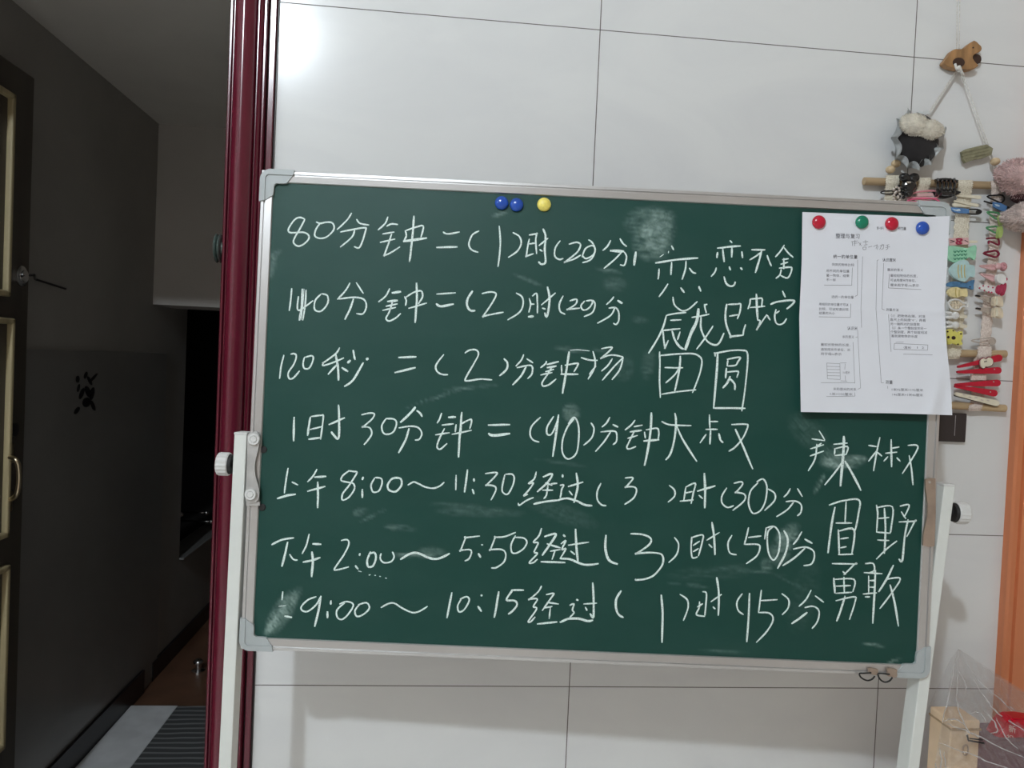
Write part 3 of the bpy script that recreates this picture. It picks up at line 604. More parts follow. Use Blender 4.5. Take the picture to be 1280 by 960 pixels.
# ------------------------------------------------------------------ chalk writing
CR = {'A': (320, 260, 4.923), 'B': (560, 240, 4.923), 'C': (320, 420, 4.923), 'D': (560, 420, 4.923), 'E': (800, 300, 6.095), 'F': (800, 420, 5.333),
      'G': (320, 570, 4.923), 'H': (560, 570, 4.923), 'I': (800, 580, 3.838), 'J': (990, 530, 3.556), 'K': (320, 700, 4.923), 'L': (560, 700, 4.923)}
TXT = {
'first sum in chalk, beginning with 80': '''A 300,70 270,58 235,75 200,130 215,152 290,150 325,170 315,205 265,235 232,215 240,180 270,130 300,70
395,95 370,130 362,170 395,187 440,175 480,130 470,92 430,88 395,95 372,86
588,32 560,75 500,132;620,70 640,95 695,105;520,148 600,132 670,122 675,140 640,240 605,238;608,135 590,180 520,240
812,55 795,95 752,135;805,112 835,98 872,102;780,160 850,148;765,212 855,192;835,160 815,220 790,290 790,293 830,275 885,240
918,140 925,170 910,205;925,138 985,118 1030,112 1015,180;*1.6 908,205 1050,185;*1.2 972,50 965,150 955,250 945,330
1152,148 1180,160 1252,148;*1.3 1112,243 1238,240
B 190,240 150,265 128,320 145,355 185,372;315,210 322,300 318,380 308,460;400,250 440,275 450,320 425,365 372,402
500,290 490,340 482,395 482,395 525,380;500,265 545,258 545,258 540,300 545,380;500,320 535,315;560,330 615,285;*1.2 585,228 600,270 595,350 600,430 575,445 558,430;565,355 580,365
690,300 660,345 658,395 685,415 708,410;745,322 790,310 815,325 795,370 722,430 722,430 770,415 815,390
825,400 845,350 885,330 905,350 895,385 850,410 825,390;865,295 890,315 905,360 880,415 828,435
1000,298 980,335 952,360;1058,288 1075,315 1098,335;*1.9 1000,362 1080,365;1085,370 1098,400 1085,450 1060,448;1065,375 1020,420 960,470;*1.7 1155,370 1145,450''',
'second sum in chalk, beginning with 140': '''A 220,495 215,560 205,632;262,545 255,600 262,630 300,610 350,570;*1.5 285,500 283,600 268,690;308,505 303,600 288,690;*.5 296,498 292,560 278,688;400,530 365,570 362,625 400,635 440,590 440,540 405,528
578,462 550,510 502,562;618,460 660,525;510,560 600,550 660,560 680,600 660,650 620,650;*1.2 600,560 580,620 548,685
822,497 800,540 755,578;*1.5 838,522 890,515;*1.5 810,575 870,570;800,605 870,590;780,630 860,612;840,580 820,640 800,680 820,695 855,680 890,650
915,545 925,570 920,600;925,548 970,520 1015,510 1025,545 1000,590;940,618 1050,585;*1.3 988,462 990,560 985,630 980,705;1112,530 1228,522;*1.4 1110,590 1140,605 1215,592
B *1.4 150,610 120,660 120,705 140,730 165,730;210,625 260,615 295,625 280,670 218,762 218,766 260,755 340,740;420,622 455,645 462,690 440,740 368,787
500,655 508,690 498,740;520,640 545,625 550,680 550,745;505,690 530,690;*1.5 495,768 525,765;575,695 660,622;*1.3 612,585 625,660 610,765 595,745;580,715 600,720
708,640 685,690 690,735 720,752;750,670 790,660 785,690 738,722 738,722 810,715;840,672 818,700 830,725 860,720 885,690 885,668 850,670;890,665 905,690 890,740 838,767
1020,645 1000,670 975,692;*1.5 1045,668 1070,685;990,715 1030,712 1050,740 1050,790 1035,815 1018,808;1025,715 1000,760 920,807''',
'third sum in chalk, beginning with 120': '''C 172,118 155,190 146,262;215,112 235,108 248,125 235,170 200,225 205,262 230,258 268,215;300,130 290,170 300,200 330,195 352,145 345,122 305,130
515,72 490,110 415,165 415,165 415,182 470,165 540,135;*1.4 490,110 505,200 508,272;*1.2 495,180 445,235;*1.4 530,195 565,218;*1.2 598,88 605,125 610,145;*1.5 565,165 580,150;*1.8 690,140 680,143;*1.3 660,165 630,220 590,280 545,310
*1.2 878,132 985,128;*1.4 855,225 980,195;1155,115 1110,175 1110,210 1140,235 1180,238
D 105,105 130,88 170,85 188,110 165,160 108,262 125,275 200,265 270,270;*1.2 345,140 365,165 360,205 318,245
465,115 450,150 418,185;485,140 522,165;425,195 500,180 520,195 515,235 490,262;*1.2 480,190 450,245 398,300
605,155 600,170 570,195;*1.3 610,175 680,158;*1.3 610,195 665,185;600,220 650,205;570,240 640,225;640,190 610,240 580,285 585,308 620,300 665,265
698,180 700,230;720,180 795,168 798,180 775,220;*1.2 695,235 800,235;*1.4 745,98 730,200 705,352
820,133 870,148 918,150;892,95 905,150 900,200 862,265;870,235 910,185;945,78 1005,68 1000,85 945,135 945,135 1000,118 1060,125 1075,140 1055,210 1010,268;1010,140 985,180 945,215;1075,135 1020,190 950,272
*.5 750,88 800,85 870,92''',
'fourth sum in chalk, beginning with 1': '''C *1.4 235,500 232,645;*1.2 335,500 325,560 318,612;340,495 400,488 415,492 408,560 398,635;335,575 405,558;*1.3 325,635 400,625;*1.2 450,545 545,503;*1.3 508,425 512,520 508,630 475,605 465,590
650,485 690,475 728,478 715,510 660,558 660,558 700,565 712,600 690,640 665,668;800,510 775,550 780,590 805,605 845,590 865,540 850,512 800,508
*1.5 980,438 950,475 890,530;*1.2 990,460 1010,475 1022,495;880,565 950,555 1000,565 1020,600 1005,635 980,640;*1.2 942,570 920,640 878,718
1142,475 1130,510 1115,535;*1.4 1185,500 1228,498;1145,548 1215,540;1105,608 1190,595;1160,570 1125,640 1115,685 1135,695 1175,662
D 50,545 45,590;75,545 130,515 145,520 135,570;25,605 145,580;*1.4 85,470 78,560 70,650 65,745;*1.2 248,548 380,545;*1.6 250,600 280,612 380,600
568,500 515,555 505,605 525,640 560,652;650,495 610,560 612,605 640,600 670,530 680,485;*1.3 680,485 665,600 645,740;740,540 775,500 800,540 805,620 790,720 740,757 705,720 705,640 735,560 775,510;880,535 898,570 885,625 835,672
995,500 975,535 948,560;*1.2 1015,545 1045,560;940,590 1020,585 1038,605 1035,650 1015,668;1000,590 960,650 908,710
1150,518 1130,545 1090,578;1145,558 1195,548;*1.2 1120,590 1190,580;1105,630 1165,612;1145,590 1115,650 1100,685 1115,695 1155,680
F 30,640 35,680;40,625 110,615 125,640 120,690;*1.4 25,700 125,690;*1.4 75,512 72,600 55,740 30,862''',
'chalk words after the fourth sum': '''F 145,570 190,590 250,595 340,597;*1.2 232,515 240,570 230,680 205,780 172,825;*1.2 245,600 290,700 378,835
462,525 465,615;465,570 518,570;438,622 515,622;*1.2 470,625 465,720;440,655 400,712;*1.2 525,650 535,690 552,710;610,590 700,588 718,600 690,670 640,735 592,768;*1.3 635,622 680,720 750,885''',
'chalk words about parting, top right': '''E 240,45 255,75;*.6 218,85 215,100;*.5 180,110 150,130;*1.2 118,175 280,150 440,138;*1.1 240,170 235,265;350,160 345,220 320,300;145,220 142,260 138,298;375,215 400,245 425,255
212,335 180,385 145,432;*1.2 310,365 335,400;*1.2 448,355 462,390;250,435 260,490 300,530 335,540 380,520 435,470
685,5 700,22;*1.2 590,62 680,52 765,45;*1.3 630,65 640,165;*1.2 700,60 698,130;*1.2 590,95 585,135;*1.2 775,90 780,135;580,212 570,245 542,277;*1.2 680,205 688,228;*1.2 765,212 778,225;*1.1 640,280 655,330 685,352 715,345 725,320
*1.2 850,75 950,75;920,95 880,125 835,152;*1.2 925,85 905,160 878,248;968,118 985,165 1000,198
1098,40 1070,85 1032,128;1098,60 1130,100 1165,132;1085,150 1130,143;1072,185 1125,170;1095,140 1095,220;1060,215 1130,208 1155,215 1140,270 1115,290 1070,270;1075,225 1065,265 1035,292''',
'chalk words about zodiac animals': '''E 200,575 270,560 350,553;*1.1 200,575 180,650 140,740 65,862;232,612 312,608;170,690 240,682 305,675;175,690 180,760 190,820 190,820 215,765;*1.3 245,695 265,760 300,810 330,832;305,700 285,760
395,590 460,580 525,565;*1.9 445,525 430,620 385,720 345,835;*1.1 465,590 465,680 510,770 570,800 605,780 638,710;555,655 500,740 430,832;490,490 495,520 505,555;490,495 510,490
*1.2 660,490 650,560 655,640 690,735 690,735 785,725;670,492 740,488 765,490 760,550 740,600;680,580 745,570;785,725 790,690 803,645
840,450 835,490 822,525;840,450 900,445 930,450 925,510;840,515 950,505;*1.3 885,412 890,510 895,610;895,610 915,620 890,680 890,680 930,620 965,570;970,575 990,610
*1.1 1085,390 1105,435;*1.2 995,490 1050,470 1165,460 1165,485 1118,525;1035,530 1025,580 1035,630 1065,645 1095,630 1115,600;1060,540 1035,560''',
'chalk word in two boxed characters': '''F 130,105 132,200 130,300 135,410;130,130 250,120 350,118 400,140 412,180 395,260 350,378;145,388 260,370 372,358;165,210 230,212 285,212;*1.2 268,135 262,220 232,365;255,220 230,260 172,312
500,135 500,115 500,115 600,98 680,95 715,112 715,200 700,350 678,500;*1.3 518,110 510,250 490,480;*1.2 490,480 590,480 700,482;585,160 580,200;580,155 665,142 650,175 635,195 585,200;*1.2 575,215 570,280;580,240 640,235 655,240 645,275;*1.3 600,270 580,315 552,345;*1.2 600,285 630,320 632,358''',
'fifth sum in chalk, beginning with a time of 8:00': '''G 198,75 185,150 175,228;222,160 258,178;*1.3 132,262 190,243 243,235;375,82 350,125 318,158;*1.3 362,130 430,125;*1.2 318,217 425,187;*1.3 380,160 382,240 380,318
575,90 535,120 525,150 560,160 600,170 605,205 570,255 532,270 535,230 570,185 600,140 622,100 600,95 570,90;*1.3 660,130 655,145;*1.3 655,205 655,255
730,135 708,180 720,220 755,215 775,170 770,138 735,132;*1.2 830,145 810,180 820,210 860,218 895,180 890,140 850,135 825,150;935,178 970,160 1000,170 1040,190 1090,198 1130,185 1158,162
H 50,118 48,208;*1.2 120,85 112,150 102,222;*1.3 160,140 160,155;*1.2 150,205 160,232;230,108 300,102 290,125 238,178 238,178 285,185 295,210 265,270;350,115 335,180 335,220 365,235 395,190 408,140 395,112 355,112
543,98 530,140 495,170 525,165 500,205 465,245 490,235;432,290 440,302 480,275 525,255;*1.2 585,128 630,110 640,118 610,165 550,220;600,165 640,180;582,210 645,210;615,180 605,240 590,262;*1.3 528,295 600,280 685,272
*1.3 705,115 705,130;635,170 670,168;690,180 712,178 700,205 695,235 690,255;*1.2 740,188 830,160;*1.3 790,105 798,190 775,285;745,215 765,240;*1.3 680,270 730,260 790,275 840,300 885,305
940,168 918,220 920,270 945,300 972,305;1090,135 1130,132 1135,145 1095,190 1095,190 1145,190 1160,215 1140,260 1088,297
I 140,102 165,125 165,155 135,182;220,110 210,175;220,110 265,92 255,140 245,190;215,140 250,132;192,178 255,172;*1.2 275,130 360,105;*1.4 308,45 312,120 310,210;282,150 300,165
415,115 392,155 395,190 420,208 448,200;450,92 485,85 490,100 460,135 460,135 500,145 500,175 445,222;565,90 530,130 520,190 540,235 575,225 600,180 608,110 590,72 560,85;615,120 645,140 645,175 598,222
720,118 708,140 690,158;755,118 778,155;700,180 745,178 772,195 772,230 755,248;735,185 705,220 655,252''',
'sixth sum in chalk, beginning with a time of 2:00': '''G *1.2 98,545 160,515 232,503;*1.3 195,530 180,600 160,678;208,605 230,635 255,640;328,480 310,550 285,600;*1.3 350,540 400,543;*1.2 290,652 350,640 395,625;*1.4 345,590 350,650 343,742
525,520 560,515 572,540 540,610 485,690 500,700 570,682;*1.2 640,600 637,612;*1.2 612,675 628,695;*1.2 705,590 685,640 690,680 720,675 738,630 730,595 700,600;770,600 765,630 785,655 830,650 850,620 840,590;*1.4 890,635 940,605 980,595 1020,605 1060,625 1120,632 1190,600
*.5 630,707 650,712;*.6 695,732 705,730;*.6 730,735 738,733;*.6 795,750 805,752;*.6 760,740 768,741
H 195,492 108,502 108,502 78,580 78,580 130,575 145,590 130,630 105,645;*1.4 210,545 210,548;*1.4 188,600 200,622;415,470 350,495 290,500 290,500 262,575 262,575 330,575 355,600 345,650 300,685 268,688;415,490 390,540 392,590 420,597 465,570 485,530 465,505 415,500
575,445 560,490 525,530 555,535 530,590 550,600 500,655 525,655 550,635;*1.4 595,495 660,478 650,510 580,610;*1.2 610,540 690,565;630,585 690,575;660,580 640,635;*1.2 572,650 640,652 720,655
*1.3 710,485 720,495;695,540 725,520 700,575 725,570 690,630;740,548 865,530;*1.4 785,450 790,560 800,655;755,585 780,605;*1.3 690,630 750,635 810,660 860,670 925,662
*1.5 972,488 968,570 990,640 1042,665
I *1.1 -44,334 10,338 50,355 45,385 -15,428 -15,428 60,425 105,435 108,480 70,530 30,550 -15,556 -22,552;165,352 185,385 175,435 138,472
248,350 245,400 250,448 275,445;250,352 300,340 298,375 280,440;255,390 285,370;255,420 280,405;320,365 380,328;*1.3 345,280 355,350 360,435;330,385 345,400
440,342 422,380 430,425 462,435;520,305 510,350 500,385;580,345 520,352;500,385 560,385 575,400 560,440 510,478;605,305 598,360;640,300 612,330 615,420 640,460 665,420 670,340 645,300 610,305;*1.3 690,320 708,360 700,420 660,500
775,325 755,360 735,385;*1.3 790,360 825,380;735,408 790,398 830,415 835,450 820,480 785,487;*1.2 790,405 740,450 685,487''',
'seventh sum in chalk, beginning with a time of 9:00': '''K 165,195 160,245;*1.3 178,345 220,352;*.5 140,285 185,280;370,225 320,245 280,285 285,310 320,315 370,275 400,222;*1.3 400,222 385,310 362,408;*1.2 462,250 460,272;*1.4 440,318 440,355
545,265 500,305 500,350 530,365 570,330 600,275 560,255 515,270;640,270 610,310 620,345 660,335 698,295 680,262 630,275;770,292 810,270 850,265 900,295 960,322 1005,315 1055,285;*1.2 1205,200 1190,280 1175,355
L 85,235 60,280 68,318 100,305 130,250 115,225 75,240;*1.6 208,215 205,220;*1.3 185,285 205,315;*1.3 312,195 300,270 285,352;*1.2 465,185 400,185 390,195 360,245 410,250 425,275 400,310 372,332
575,160 555,195 502,240 502,240 550,240 525,285 545,300 495,375 510,378 535,350;605,212 650,205 640,225 580,310;610,260 680,270;590,295 640,285;630,290 622,360;*1.3 550,393 670,380
*1.3 790,243 800,247;750,278 775,270 765,305 775,325 750,352;835,270 915,265;*1.3 890,140 895,230 895,350 875,330;845,290 855,310;*1.4 690,382 740,362 800,360 860,375 890,370;*1.3 1065,190 1035,240 1035,300 1050,335 1078,353
I *1.3 102,628 108,720 105,855;192,625 225,650 230,690 208,750;285,660 283,690 270,722 310,730;300,612 318,620 315,680 310,725;275,685 300,670;340,660 390,625;*1.3 368,545 378,620 375,725;350,685 360,695
490,622 465,660 470,700 495,722;*1.2 525,620 520,740 512,852;582,605 575,660 568,712;575,655 658,650;568,712 620,715 638,745 610,800 558,855;680,622 712,650 710,690 682,722
820,605 795,650 762,682;840,632 880,662;790,688 830,682 858,705 850,755 825,788;*1.4 800,712 765,740 728,765''',
'chalk word for hot pepper, under the paper': '''J *.9 120,30 145,70;*.9 88,66 145,74;130,85 110,100;82,110 140,92;80,142 140,120;110,90 105,140 95,170 72,207;185,90 245,85;*1.6 230,55 228,120 215,275;190,110 188,135;188,110 245,100 240,135;190,140 240,135;225,165 190,215 145,270;*1.3 235,165 265,215 305,295
340,95 375,100;390,60 375,130 362,208;375,120 340,165;378,125 398,142;*1.2 440,70 442,190;440,108 475,102;415,130 465,125;425,145 408,165;465,150 480,165;515,95 555,95 550,125 490,220;520,140 530,200 537,270''',
'chalk words for eyebrow and wild': '''J *1.1 165,360 230,340 298,338 295,400 280,475;*1.4 190,370 175,450 160,572;240,345 235,440;195,440 265,440;*1.2 205,470 210,580;*1.2 210,475 275,470 265,578;215,510 250,505;215,550 240,545;205,580 270,578
375,360 380,400 375,480;375,372 445,368 440,460 435,485;380,420 430,415;375,480 435,485;*1.2 410,375 415,470 410,575;380,515 430,518;375,600 420,555 465,520;480,365 520,360 500,410;485,390 505,420;475,435 545,432 545,432 510,500;*1.2 515,425 500,500 490,605 475,600''',
'chalk word for brave, lower right': '''J 178,620 278,622 278,622 230,670;225,655 238,668;*1.4 185,685 190,750;190,690 275,690 270,745;195,720 260,718;195,752 265,748;230,680 232,750;195,785 275,768 280,790 255,868;*1.3 235,765 215,830 198,875
325,620 360,620 365,650 345,660;320,660 400,665;340,675 340,755;*1.3 370,650 365,760 358,885;345,695 370,695;345,725 370,725;315,755 375,750;325,768 345,768;*1.3 450,628 420,690 385,745;415,690 480,685 450,740 390,820;*1.2 435,715 455,790 472,898'''}
UXl = lambda q: Vector(((q - BO).dot(BX), -(q - BO).dot(BZ), 0))
layer = 0; bmc = None
for lab, body in TXT.items():
    cr = None
    for tok in body.replace('\n', ';#;').split(';') + ['#']:
        tok = tok.strip()
        if tok == '#':
            put('chalk_writing', bmc, 'chalk', parent=chalk, label='white chalk handwriting'); bmc = None
            continue
        if bmc is None: bmc = nb()
        bm = bmc
        if not tok: continue
        if tok[0] in CR: cr = CR[tok[0]]; tok = tok[1:].strip()
        wd = 1.0
        if tok[0] == '*': a, tok = tok[1:].split(' ', 1); wd = float(a)
        pts = []
        for q in tok.split():
            x, y = map(float, q.split(','))
            pts.append(UXl(PB(cr[0] + x / cr[2], cr[1] + y / cr[2], -.004)))
        c = catmull(pts, 5)
        layer = (layer + 1) % 12
        h = -.004 + .00035 + layer * .00003
        n = len(c); half = .00120 * (.88 + .16 * wd if wd > 1 else wd) * (1 + (wd - 1) * .6 if wd > 1 else 1)
        vs = []; ph = random.random() * 50
        for i, p in enumerate(c):
            t = (c[min(i + 1, n - 1)] - c[max(i - 1, 0)])
            if t.length < 1e-7: t = Vector((1, 0, 0))
            t.normalize(); nn = Vector((-t.y, t.x, 0))
            e = min(i, n - 1 - i); tp = (.62, .86, 1.0)[min(e, 2)]
            k = half * tp * (1 + .22 * noise.noise(Vector((ph, i * .35, 0))))
            off = nn * (half * .18 * noise.noise(Vector((ph + 9, i * .3, 4))))
            a = p + nn * k + off; b = p - nn * k + off
            if i == 0: a -= t * half * .4; b -= t * half * .4
            if i == n - 1: a += t * half * .4; b += t * half * .4
            vs.append((bm.verts.new(B(a.x, a.y, h)), bm.verts.new(B(b.x, b.y, h))))
        for (a, b), (c2, d) in zip(vs, vs[1:]): bm.faces.new((a, b, d, c2))

# ------------------------------------------------------------------ magnets
def magnet(px, py, wz, r, m, label, group):
    bm = nb(); k = r / 10
    lathe(bm, PB(px, py, wz), BN, [(0, .88 * r), (.06 * r, .97 * r), (.18 * r, r), (.34 * r, .96 * r), (.48 * r, .84 * r), (.60 * r, .66 * r), (.68 * r, .42 * r), (.72 * r, .2 * r), (.73 * r, 0)], 36)
    put('magnet', bm, m, smooth=True, label=label, cat='magnet', group=group)
g1, g2 = 'button magnets on the bare board', 'button magnets holding the paper'
magnet(627, 254, -.0038, .0100, 'mag_blue', 'blue button magnet on the bare green board, the one farther from the yellow magnet', g1)
magnet(645.6, 256.3, -.0038, .0100, 'mag_blue', 'blue button magnet on the bare green board, between another blue one and the yellow one', g1)
magnet(680, 256, -.0038, .0102, 'mag_yellow', 'yellow button magnet near the top rail of the green board', g1)
PAPW = .0038
magnet(1023, 278, PAPW, .0100, 'mag_red', 'red button magnet at the outer corner of the paper, nearest the chalk writing', g2)
magnet(1076.8, 278, PAPW, .0098, 'mag_green', 'green button magnet holding the white paper', g2)
magnet(1114, 280, PAPW, .0099, 'mag_red', 'red button magnet between the green and the blue one on the paper', g2)
magnet(1152.4, 285.4, PAPW, .0098, 'mag_blue', 'blue button magnet holding the corner of the white paper by the hair clips', g2)

# ------------------------------------------------------------------ worksheet paper
def lerp_tab(t, tab):
    for (a, x), (b, y) in zip(tab, tab[1:]):
        if t <= b: return x + (y - x) * (t - a) / (b - a)
    return tab[-1][1]
LE = [(0, 1003), (.26, 1002), (.53, 999), (1, 1001)]
RE = [(0, 1187), (.24, 1184), (.45, 1180.5), (.66, 1183.5), (.85, 1188.5), (1.01, 1190.5)]
TE = [(0, 265), (.5, 268.6), (.85, 271), (.88, 270.8), (1, 270)]
BE = [(0, 515), (.6, 516.6), (1, 519)]
def paper_px(s, t):
    x0, x1 = lerp_tab(t, LE), lerp_tab(t, RE); y0, y1 = lerp_tab(s, TE), lerp_tab(s, BE)
    return x0 + (x1 - x0) * s, y0 + (y1 - y0) * t
def paper_w(s, t):
    h = .0034 + .011 * max(0, t - .1) ** 2
    h += .004 * max(0, s - .8) * 5 * math.sin(PI * t) * .5
    h += .0022 * math.exp(-(((s - .86) * 1.0 - (1 - t) * .35) / .035) ** 2) * max(0, (t - .72) / .28)
    h -= .0016 * math.exp(-(((s - .93) * 1.0 - (1 - t) * .35) / .03) ** 2) * max(0, (t - .78) / .22)
    h += .0012 * math.exp(-((t - .48) / .012) ** 2) * (.4 + .6 * s)
    h += .0007 * math.sin(s * 7 + t * 3) * t
    return h
def paper_pt(px, py, lift=0.0):
    s = (px - lerp_tab(max(0, min(1, (py - 267) / 250)), LE)) / 185.0; t = (py - 265 - 5 * s) / 249.5
    s = max(0, min(1, s)); t = max(0, min(1, t))
    return PB(px, py, paper_w(s, t) + lift)
ori = PB(1095, 519, .0)
paper = root('worksheet', ori, 'white printed worksheet hung on the green board under four button magnets', 'paper')
bm = nb(); NS, NT = 60, 80; g = []
for j in range(NT + 1):
    g.append([bm.verts.new(PB(*paper_px(i / NS, j / NT), paper_w(i / NS, j / NT))) for i in range(NS + 1)])
for j in range(NT):
    for i in range(NS): bm.faces.new((g[j][i], g[j][i + 1], g[j + 1][i + 1], g[j + 1][i]))
put('sheet', bm, 'paper', parent=paper, smooth=True)
P5 = lambda x, y: (990 + x / 6.095, 250 + y / 6.095)
P6 = lambda x, y: (990 + x / 6.095, 380 + y / 6.095)
def text_into(bm, body, px, py, size, slope=.022, width=None, fn=paper_pt, lift=.00035):
    c = bpy.data.curves.new('tmp', 'FONT'); c.body = body; c.resolution_u = 1
    o = bpy.data.objects.new('tmp', c); COL.objects.link(o)
    dg = bpy.context.evaluated_depsgraph_get(); me = bpy.data.meshes.new_from_object(o.evaluated_get(dg))
    if len(me.vertices):
        mxx = max(v.co.x for v in me.vertices); k = size
        kx = width / mxx if width else size
        vs = [bm.verts.new(fn(px + v.co.x * kx, py - v.co.y * k + v.co.x * kx * slope, lift)) for v in me.vertices]
        for p in me.polygons:
            try: bm.faces.new([vs[i] for i in p.vertices])
            except ValueError: pass
    bpy.data.objects.remove(o); bpy.data.curves.remove(c); bpy.data.meshes.remove(me)
def rule(bm, pts, r=.35, fn=paper_pt, lift=.0003):   # thin printed line through pixel points
    for (x0, y0), (x1, y1) in zip(pts, pts[1:]):
        L = math.hypot(x1 - x0, y1 - y0) or 1; nx, ny = -(y1 - y0) / L * r, (x1 - x0) / L * r
        n = max(1, int(L / 6)); prev = None
        for i in range(n + 1):
            x, y = x0 + (x1 - x0) * i / n, y0 + (y1 - y0) * i / n
            cur = (bm.verts.new(fn(x + nx, y + ny, lift)), bm.verts.new(fn(x - nx, y - ny, lift)))
            if prev: bm.faces.new((prev[0], prev[1], cur[1], cur[0]))
            prev = cur
bm = nb()
for body, p, wd, sz in (('整理与复习', P5(332, 288), 30, 6.6), ('第一单元', P5(645, 224), 9, 4.2), ('和测量', P5(808, 226), 10, 4.2),
        ('统一的单位量', P5(313, 442), 30.5, 5.2), ('认识厘米', P5(688, 467), 17, 5.0), ('认识米', P6(420, 196), 13, 5.0), ('测量', P6(712, 607), 9, 5.2)):
    text_into(bm, body, p[0], p[1], sz, width=wd)
put('printed_heading', bm, 'ink', parent=paper)
bm = nb()
for body, p, wd in (('同类的物体比较', P5(303, 500), 28), ('用不同的单位量', P5(260, 548), 29), ('量一物体，结果', P5(260, 583), 29), ('不一样', P5(260, 617), 12),
        ('选统一的单位量', P5(300, 746), 28), ('用相同的单位量才可以', P5(205, 802), 37), ('比较，可以知道比较', P5(205, 838), 37), ('结果的大小', P5(205, 870), 20),
        ('厘米的意义', P5(725, 540), 20), ('量较短物体的长度，', P5(748, 584), 34), ('可以用厘米作单位，', P5(748, 619), 32), ('厘米用字母cm表示', P5(748, 656), 36),
        ('测量方法', P6(715, 52), 16), ('（1）把物体左端，对准', P6(735, 98), 46), ('直尺上的刻度“0”，再看', P6(745, 128), 45), ('另一端所对的刻度数', P6(748, 160), 37), ('（2）从一个整刻度到另一', P6(745, 190), 46), ('个整刻度，两个刻度相减', P6(750, 221), 46), ('差就是物体的长度', P6(755, 252), 33),
        ('米的意义', P6(382, 258), 15), ('量较长物体的长度，', P6(218, 317), 37), ('通常用米作单位，米', P6(218, 354), 37), ('用字母m表示', P6(218, 388), 26), ('100厘米', P6(385, 530), 9),
        ('米和厘米的关系', P6(313, 656), 29), ('1米=100厘米', P6(285, 693), 29), ('1米92厘米=192厘米', P6(755, 660), 40), ('146厘米=1米46厘米', P6(760, 698), 39), ('（厘米）', P6(835, 340), 12), ('1  2', P6(945, 340), 10)):
    text_into(bm, body, p[0], p[1], 3.9, width=wd)
put('printed_text', bm, 'fineink', parent=paper)
bm = nb()
for pts in ([P5(500, 455), P5(498, 725), P5(480, 735)], [P5(538, 430), P5(525, 830), P6(530, 180)], [P5(660, 455), P5(648, 460), P5(640, 830), P6(655, 250), P6(680, 600), P6(700, 600)],
            [P5(698, 480), P5(685, 830), P6(705, 45)], [P5(460, 515), P5(455, 650), P5(245, 648)], [P5(448, 790), P5(445, 895), P5(205, 890)], [P5(742, 565), P5(735, 670), P5(985, 682)],
            [P6(735, 80), P6(755, 365)], [P6(500, 200), P6(522, 640), P6(500, 650)], [P6(465, 290), P6(478, 605)], [P6(500, 250), P6(485, 254)], [P6(848, 382), P6(1070, 387)],
            [P6(780, 300), P6(1035, 312), P6(1033, 352), P6(775, 345), P6(780, 300)], [P6(790, 292), P6(850, 290)], [P6(265, 450), P6(365, 455), P6(368, 575), P6(270, 570), P6(265, 450)],
            [P6(268, 475), P6(365, 478)], [P6(268, 498), P6(365, 500)], [P6(270, 522), P6(365, 524)], [P6(270, 545), P6(365, 548)], [P6(365, 450), P6(415, 448)], [P6(370, 585), P6(420, 588)], [P6(405, 455), P6(402, 500)], [P6(405, 545), P6(408, 585)],
            [P6(220, 600), P6(480, 600)], [P6(262, 705), P6(480, 702), P6(478, 675)], [P6(728, 625), P6(730, 645)]):
    rule(bm, pts, .22)
put('printed_lines', bm, 'pencil', parent=paper)
bm = nb()
for st in ('450,318 500,312;460,318 462,350;470,330 500,328;480,305 478,350;505,320 530,350;515,345 525,325;540,320 580,316;548,345 575,340;540,360 565,358 562,378 542,378 540,360;560,305 562,340;580,360 610,352;620,355 650,340 640,372;655,350 650,378;670,350 700,340 695,372 680,375;690,335 668,378;715,345 740,340;728,342 730,370 715,380;712,362 745,356').split(';'):
    rule(bm, [P5(*map(float, q.split(','))) for q in st.split()], .28, lift=.0004)
put('pencil_scribble', bm, 'pencil', parent=paper)

# hooks taped under the bottom rail
for i, (x0, x1, y0, y1, arc, lb) in enumerate(((1084.5, 1097, 834.5, 843.5, [(1089, 841), (1080, 841.5), (1074.3, 842), (1076.5, 847), (1083.7, 850.6), (1090, 849), (1093.5, 845)], 'black wire hook under brown tape on the bottom rail, farther from the corner cap'),
                                        (1108, 1120.5, 834.5, 846.5, [(1112, 843), (1104, 842), (1097.6, 842.5), (1100, 849), (1105.8, 852.6), (1112, 851), (1115.5, 846.5)], 'black wire hook under brown tape on the bottom rail, next to the corner cap'))):
    hk = root('wire_hook' if i == 0 else 'wire_hook.001', PB((x0 + x1) / 2, y1, .004), lb, 'hook', 'wire hooks under the board')
    bm = nb(); flat([(x0, y0 + 1), (x0 + 3, y0), (x1, y0 + 2), (x1, y1 - 2), (x1 - 2, y1), (x0 + 1, y1 - 2)], .0005, .005, bm, 0, PB); put('tape', bm, 'bronze', parent=hk)
    bm = nb(); tube(bm, catmull([PB(x, y, .006) for x, y in arc], 4), .0012, 8); put('wire', bm, 'blackrubber_shade', parent=hk, smooth=True)

